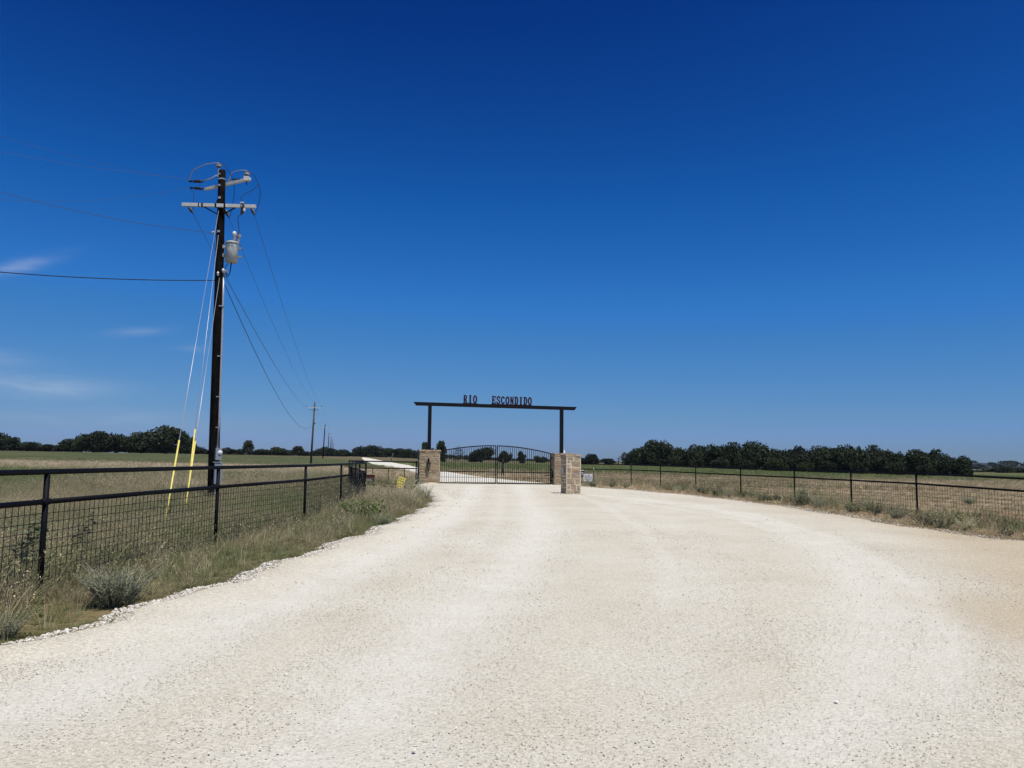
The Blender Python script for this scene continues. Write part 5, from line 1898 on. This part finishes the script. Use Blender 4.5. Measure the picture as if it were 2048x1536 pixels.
def vnoise(x, y, s, seed=0):
    """cheap smooth value noise 0..1"""
    x, y = x * s + seed * 17.3, y * s + seed * 9.1
    xi, yi = np.floor(x).astype(int), np.floor(y).astype(int)
    fx, fy = x - xi, y - yi
    fx, fy = fx * fx * (3 - 2 * fx), fy * fy * (3 - 2 * fy)

    def hsh(a, b_):
        h_ = (a * 374761393 + b_ * 668265263 + seed * 974634) & 0x7fffffff
        h_ = ((h_ ^ (h_ >> 13)) * 1274126177) & 0x7fffffff
        return (h_ % 10007) / 10007.0
    return (hsh(xi, yi) * (1 - fx) + hsh(xi + 1, yi) * fx) * (1 - fy) + (hsh(xi, yi + 1) * (1 - fx) + hsh(xi + 1, yi + 1) * fx) * fy


def fence_x(y):
    return np.interp(y, [-1, 4, 8.61, 13.26, 17.72, 21.98, 28.0, 41, 48], [-5.35, -5.22, -5.11, -4.97, -4.66, -4.78, -5.21, E0[0], -6.0])


# verge and left field -----------------------------------------------
def rand_pts(n, x0, x1, y0, y1, dens=None):
    x, y = rng.uniform(x0, x1, n), rng.uniform(y0, y1, n)
    if dens is not None:
        k = rng.random(n) < dens(x, y)
        x, y = x[k], y[k]
    return x, y


GX, GY, GS, GI, GT = [], [], [], [], []


def put(x, y, s_, i_, t_):
    GX.append(x); GY.append(y); GS.append(s_); GI.append(np.broadcast_to(i_, x.shape)); GT.append(np.clip(t_, 0, 1))


# 1 verge between fence and road
x, y = rand_pts(72000, -12, 0.5, 2.0, 50.5)
k = (x > fence_x(y) - 0.4) & (x < xl(y) + 0.10 * rng.random(len(x)) ** 2)
x, y = x[k], y[k]
nz1, nz2 = vnoise(x, y, 0.7, 1), vnoise(x, y, 2.3, 2)
edge = xl(y) - x
gap = np.maximum(0.3, xl(y) - fence_x(y))
rel = np.clip(edge / gap, 0, 1)
u = rng.random(len(x))
tallness = 0.25 + 0.75 * sstep((y - 11) / 10) * sstep(edge / 0.5)
kind = np.where(u < 0.52 - 0.25 * tallness, 0, np.where(u < 0.74, 1, np.where(u < 0.74 + 0.16 * tallness, 2, np.where(u < 0.93, 5, 4))))
tn = 0.02 + 0.07 * sstep((y - 14) / 8) + 0.30 * nz1 + 0.22 * nz2 + rng.normal(0, 0.10, len(x)) + np.where(kind == 2, 0.22, 0) + np.where(kind == 4, 0.15, 0)
tn += 0.10 * sstep((y - 18) / 10) + 0.12 * sstep((8.0 - y) / 3)
put(x, y, rng.uniform(0.65, 1.25, len(x)) * (0.65 + 0.6 * nz2) * (0.6 + 0.4 * sstep(edge / 0.5)) * (1 + 0.25 * sstep((y - 20) / 6)) * (1 - 0.72 * sstep((y - 28) / 8)) * (0.52 + 0.48 * sstep((y - 12) / 9)) * (1 - 0.45 * sstep((y - 34) / 4)), kind, tn)
y = rng.uniform(3.5, 30, 200)
x = fence_x(y) + 0.1 + rng.random(200) * np.maximum(0.2, xl(y) - fence_x(y) - 0.3)
put(x, y, rng.uniform(0.6, 1.0, 200), np.full(200, 2), 0.70 + rng.normal(0, 0.12, 200))
# fringe hugging the fence foot
y = rng.uniform(2, 28, 3800)
x = fence_x(y) + rng.normal(0, 0.16, len(y))
put(x, y, rng.uniform(0.5, 0.95, len(y)) * (0.6 + 0.4 * sstep((y - 12) / 9)), np.where(rng.random(len(y)) < 0.6, 1, np.where(rng.random(len(y)) < 0.6, 2, 5)), 0.30 + rng.normal(0.1, 0.18, len(y)))


# 2 left field
def left_tint(x, y):
    w1, w2 = vnoise(x, y, 0.16, 4), vnoise(x, y, 0.6, 5)
    yy = y * (1 + 0.40 * (vnoise(x, y, 0.05, 6) - 0.5))
    t_ = np.interp(yy, [4, 14, 22, 27, 34, 46, 58, 66, 98, 118, 260, 330], [0.46, 0.48, 0.44, 0.28, 0.04, 0.14, 0.58, 0.84, 0.88, 0.30, 0.22, 0.5])
    # greener to the far left, strawier by the poles
    t_ = t_ + 0.30 * sstep((x + 13 + 0.25 * y) / 6 + 0.5) * sstep((y - 25) / 8) * sstep((60 - y) / 10)
    return t_ + 0.34 * (w1 - 0.5) + 0.28 * (w2 - 0.5)


for n_, y0, y1, sc_, kinds in ((44000, 4, 30, 0.85, (1, 2, 1, 0)), (40000, 30, 62, 1.3, (1, 2, 3, 1)), (36000, 62, 130, 1.6, (3, 3, 1, 3))):
    y = np.sqrt(rng.uniform(y0 ** 2, y1 ** 2, n_))
    x = -5.0 - rng.random(n_) * (0.80 * y - 1.2)
    if y1 > 50:
        x = x + 2.5
    k = (x < fence_x(np.minimum(y, 48)) + 0.2) & ~on_road(x, y, 0.3)
    x, y = x[k], y[k]
    t_ = left_tint(x, y) + rng.normal(0, 0.12, len(x))
    u = rng.random(len(x))
    kd = np.choose((u * 4).astype(int), kinds)
    kd = np.where((u > 0.93) & (y1 <= 62), 5, kd)
    sc_ = sc_ * (1 - 0.6 * ((x > -24) & (y > 46) & (y < 120) & (x > -0.22 * y)))
    put(x, y, sc_ * rng.uniform(0.6, 1.25, len(x)) * (0.7 + 0.55 * vnoise(x, y, 0.5, 8)), kd, t_)

# 3 field behind the gates and on the right
def right_tint(x, y):
    yy = y * (1 + 0.30 * (vnoise(x, y, 0.04, 16) - 0.5))
    t_ = np.interp(yy, [20, 60, 80, 95, 110, 220, 270], [0.66, 0.68, 0.70, 0.45, 0.08, 0.12, 0.5])
    return t_ + 0.36 * (vnoise(x, y, 0.14, 14) - 0.5) + 0.3 * (vnoise(x, y * 2.5, 0.35, 15) - 0.5)


for n_, y0, y1, sc_ in ((24000, 9, 50, 0.9), (20000, 50, 92, 1.3), (40000, 88, 240, 1.9)):
    y = np.sqrt(rng.uniform(y0 ** 2, y1 ** 2, n_))
    lo_ = -0.16 * y if y0 >= 50 else 0 * y
    x = lo_ + rng.random(n_) * (0.80 * y - lo_ + 2)
    fx_ = np.interp(y, [p[1] for p in right_posts[::-1]], [p[0] for p in right_posts[::-1]])
    k = ~on_road(x, y, 0.15) & ((y > 51) | (x > xr(np.minimum(y, 52)) + 0.1))
    x, y, fx_ = x[k], y[k], fx_[k]
    t_ = right_tint(x, y) + rng.normal(0, 0.13, len(x))
    boost = 1.0
    u = rng.random(len(x))
    if y1 <= 50:
        row = 0.5 + 0.5 * np.sin((x * 0.35 + y) * 1.15 + 2 * vnoise(x, y, 0.2, 19))
        kd = np.where(u < 0.62, 4, np.where(u < 0.86, 0, np.where(u < 0.95, 1, 5)))
        near_f = np.exp(-((x - fx_) / 0.9) ** 2) * (y < 50.6)
        kd = np.where((rng.random(len(x)) < 0.92 * near_f), np.where(u < 0.45, 5, np.where(u < 0.8, 1, 2)), kd)
        t_ = t_ + 0.22 * (row - 0.5) - 0.42 * near_f * (u < 0.55)
        boost = 1 + 1.3 * near_f * vnoise(x, y, 0.6, 27) * (kd != 2)
        keep = rng.random(len(x)) < 0.55 + 0.45 * np.maximum(row, near_f)
        x, y, kd, t_, boost = x[keep], y[keep], kd[keep], t_[keep], boost[keep]
    elif y1 <= 100:
        kd = np.where(u < 0.55, 4, np.where(u < 0.8, 1, np.where(u < 0.92, 3, 5)))
    else:
        kd = np.where(u < 0.7, 3, 5)
    put(x, y, boost * sc_ * rng.uniform(0.6, 1.25, len(x)), kd, t_)

gx_ = np.concatenate(GX); gy_ = np.concatenate(GY)
gs_ = np.concatenate(GS); gi_ = np.concatenate(GI); gt_ = np.concatenate(GT)
near = (gx_ < 0) & (gy_ < 52) & (gx_ > fence_x(np.minimum(gy_, 48)) - 0.4)
for nm, mk, lab, cat in (('verge_grass', near, 'rough grass on the verge between the left fence and the gravel', 'grass'), ('field_grass', (~near) & (gx_ < 4) & ((gx_ < -3) | (gy_ < 50)) & (gx_ < -0.08 * gy_), 'tall mixed grass of the field left of the gate', 'grass'),
                         ('meadow_grass', None, 'dry stubble and green grass beyond the right fence and the gates', 'grass')):
    if mk is None:
        mk = ~(near | ((gx_ < 4) & ((gx_ < -3) | (gy_ < 50)) & (gx_ < -0.08 * gy_)))
    n_ = int(mk.sum())
    if n_ == 0:
        continue
    xyz = np.stack([gx_[mk], gy_[mk], H(gx_[mk], gy_[mk]) - 0.004], -1)
    tl = rng.normal(0, 0.10, (n_, 2))
    scatter(nm, xyz, gs_[mk], rng.uniform(0, 6.283, n_), gi_[mk], gt_[mk], TUFTS, lab, cat, tl)

# loose stones on the gravel -------------------------------------------
def road_z(x, y):
    return AX * x + 0.035


SX, SY, SS = [], [], []
for n_, y0, y1, s0, s1 in ((90000, 2.6, 8, 0.005, 0.016), (80000, 8, 18, 0.007, 0.022), (40000, 18, 50, 0.012, 0.030), (1300, 2.6, 22, 0.016, 0.038)):
    y = np.sqrt(rng.uniform(y0 ** 2, y1 ** 2, n_))
    x = (rng.random(n_) * 1.75 - 0.85) * y + rng.uniform(-1.2, 1.2, n_)
    tk = np.zeros_like(x)
    for poly, w_, amp in TRACKS:
        tk = np.maximum(tk, amp * np.exp(-(seg_dist(x, y, poly) / (w_ * 1.1)) ** 2))
    pn = vnoise(x, y, 0.55, 31) * 0.6 + vnoise(x, y, 1.7, 32) * 0.4
    pr_ = (0.40 + 1.5 * np.clip(pn - 0.22, 0, 1)) * (1 - 0.88 * tk)
    pr_ += 0.5 * np.exp(-((x - 1.8) / 1.3) ** 2 - ((y - 33) / 8) ** 2)
    k = on_road(x, y, -0.25) & (rng.random(n_) < pr_)
    x, y = x[k], y[k]
    SX.append(x); SY.append(y); SS.append(s0 + (s1 - s0) * rng.random(len(x)) ** 2.2)
sx_, sy_, ss_ = np.concatenate(SX), np.concatenate(SY), np.concatenate(SS)
n_ = len(sx_)
scatter('loose_gravel', np.stack([sx_, sy_, road_z(sx_, sy_) + ss_ * 0.03], -1), ss_, rng.uniform(0, 6.283, n_), rng.integers(0, 4, n_), np.zeros(n_), PEBS, 'loose limestone gravel on the road', 'gravel', rng.normal(0, 0.35, (n_, 2)))
# windrow of coarser stones along the left edge and at the bend
y = np.concatenate([rng.uniform(3, 46, 30000), rng.uniform(30, 47, 5000)])
ex = np.abs(rng.normal(0.26, 0.24, len(y)))
ex[30000:] = np.abs(rng.normal(0, 1.0, 5000))
x = xl(y) + ex - 0.06
s_ = 0.009 + 0.032 * rng.random(len(y)) ** 3.4
z_ = road_z(x, y) + 0.060 * np.exp(-((ex - 0.40) / 0.30) ** 2) - 0.05 * (ex < 0.1)
y2 = rng.uniform(8, 50, 5000)
x2 = xr(y2) - np.abs(rng.normal(0, 0.35, len(y2))) + 0.1
s2 = 0.012 + 0.03 * rng.random(len(y2)) ** 2.5
x3, y3 = [], []
for c3, rr3 in ((plL, 0.85), (plR, 0.85), (fpc, 0.52)):
    a3 = rng.uniform(0, 6.283, 420)
    k3 = 1 / np.maximum(np.abs(np.cos(a3)), np.abs(np.sin(a3)))
    r3 = rr3 * k3 * 0.86 + np.abs(rng.normal(0, 0.16, 420))
    x3.append(c3.x + r3 * np.cos(a3 + PSI)); y3.append(c3.y + r3 * np.sin(a3 + PSI))
x3, y3 = np.concatenate(x3), np.concatenate(y3)
k3 = on_road(x3, y3)
x3, y3 = x3[k3], y3[k3]
s3 = 0.015 + 0.05 * rng.random(len(x3)) ** 2.5
X_, Y_, S_, Z_ = np.concatenate([x, x2, x3]), np.concatenate([y, y2, y3]), np.concatenate([s_, s2, s3]), np.concatenate([z_, road_z(x2, y2) - 0.01, road_z(x3, y3)])
n_ = len(X_)
scatter('gravel_windrow', np.stack([X_, Y_, Z_ + S_ * 0.12], -1), S_, rng.uniform(0, 6.283, n_), rng.integers(0, 4, n_), np.zeros(n_), PEBS, 'coarser stones heaped along the road edges', 'gravel', rng.normal(0, 0.5, (n_, 2)))

# ------------------------------------------------------------------ single plants
def plant(name, x, y, sc_, meshes, label, cat, group=None, sz=1.0):
    o = bpy.data.objects.new(name, None)
    COL.objects.link(o)
    o.location = at_ground((x, y))
    o.rotation_euler = (0, 0, rnd.uniform(0, 6.28))
    o.scale = (sc_ * rnd.uniform(0.8, 1.3), sc_ * rnd.uniform(0.8, 1.3), sc_ * sz * rnd.uniform(0.8, 1.15)) if group else (sc_, sc_, sc_ * sz)
    tag(o, label, cat, group, 'thing')
    for nm, me in zip(('stems', 'leaves'), meshes):
        c_ = bpy.data.objects.new(nm, me)
        COL.objects.link(c_)
        c_.parent = o
    return o


M_SHRUBSTEM = simple('grey_green_stem', (0.32, 0.31, 0.22), 0.9, 0.0, 0.3, 12.0)
SHR = leafy('shrub', 41, 240, (0.08, 0.44), 40, 0.024, M_SHRUB, M_SHRUBSTEM, 0.30, 0.2, 3.6, 0.05)
GRB = leafy('bush', 42, 60, (0.2, 0.5), 26, 0.075, M_GREENB, None, 0.5, 0.3, 2.4, 0.05)
WEEDS = [leafy('weed', 50 + i, 30 + 6 * i, (0.15, 0.62), 24, 0.055, M_WEED, M_SHRUBSTEM, 0.48, 0.4, 2.8, 0.1) for i in range(3)]
GREYW = [leafy('weed', 60 + i, 90, (0.12, 0.5), 26, 0.034, M_SHRUB, M_SHRUBSTEM, 0.32, 0.3, 3.0, 0.06) for i in range(2)]
THIS = leafy('thistle', 70, 7, (0.5, 1.0), 16, 0.13, M_WEED, None, 0.2, 0.6, 3.2, 0.2)
g0 = G(228, 1212)
plant('shrub', g0.x, g0.y, 1.25, SHR, 'feathery grey-green shrub spilling towards the gravel near the first fence post', 'shrub', sz=0.8)
g0 = G(728, 1042)
plant('bush', g0.x, g0.y, 1.15, GRB, 'bright green leafy bush in front of the fence corner', 'bush', sz=1.0)
for i, (px, py, sc_, lab) in enumerate(((812, 1010, 1.25, 'left one of the two grey weeds crowding the gravel bend'), (846, 1006, 1.3, 'right one of the two grey weeds crowding the gravel bend'), (822, 978, 1.3, 'grey-green weed clump right of the yellow sign'),
                                        (765, 1052, 0.8, 'low grey weed below the green bush at the gravel edge'), (10, 1278, 0.55, 'grey weed at the gravel edge in the lower left corner'))):
    g0 = G(px, py)
    plant('weed', g0.x, g0.y, sc_, GREYW[i % 2], lab, 'weed', 'weeds of the left verge')
for i, (px, py, sc_, lab) in enumerate(((40, 1170, 0.95, 'broad leaved tall weed behind the fence left of the first post'), (62, 1150, 0.9, 'broad leaved weed just left of the first fence post'), (160, 1130, 0.7, 'small broad leaved weed behind the first wire panel'))):
    g0 = G(px, py)
    plant('tall_weed', min(g0.x, float(fence_x(np.array(g0.y))) - 0.25), g0.y, sc_, THIS, lab, 'weed', 'tall weeds behind the left fence')
RW = [(1182, 974, 1.3), (1222, 975, 1.25), (1248, 977, 0.9), (1352, 985, 1.0), (1400, 989, 1.5), (1432, 992, 1.2), (1452, 996, 1.0), (1523, 1003, 1.15), (1602, 1012, 1.45), (1633, 1017, 1.0), (1704, 1026, 1.2), (1742, 1032, 1.05), (1792, 1040, 0.9), (1848, 1052, 1.0), (1882, 1057, 0.9), (1932, 1064, 0.9), (2010, 1073, 0.7)]
for i, (px, py, sc_) in enumerate(RW):
    g0 = G(px, py)
    me = GREYW[i % 2] if i % 3 == 0 else WEEDS[i % 3]
    plant('weed', g0.x + 0.15, g0.y + 0.2, sc_ * 0.95, me, 'leafy weed at the gravel edge, %s from the stone pillar along the right fence' % ORD[i], 'weed', 'weeds along the right fence')
for i, (px, py, sc_, lab) in enumerate(((1938, 1010, 1.15, 'lone weed clump out in the stubble beyond the last right fence bay'), (1606, 990, 0.9, 'lone weed in the stubble beyond the right fence'))):
    g0 = G(px, py)
    plant('weed', g0.x, g0.y, sc_, GREYW[i % 2], lab, 'weed')
#PART5
# ------------------------------------------------------------------ thin summer haze: one even body of air round everything
M_HAZE = bpy.data.materials.new('haze_air')
M_HAZE.use_nodes = True
t = M_HAZE.node_tree
t.nodes.clear()
out = N(t, 'ShaderNodeOutputMaterial')
pv = N(t, 'ShaderNodeVolumePrincipled')
pv.inputs['Color'].default_value = (0.72, 0.82, 0.95, 1)
pv.inputs['Density'].default_value = 0.00004
pv.inputs['Anisotropy'].default_value = 0.0
L(t, pv.outputs[0], out.inputs['Volume'])
hz_ = MB().box((0, 3450, 3), (12300, 7200, 96)).build('haze', M_HAZE)
tag(hz_, 'thin summer haze over the fields', 'haze', kind='stuff')
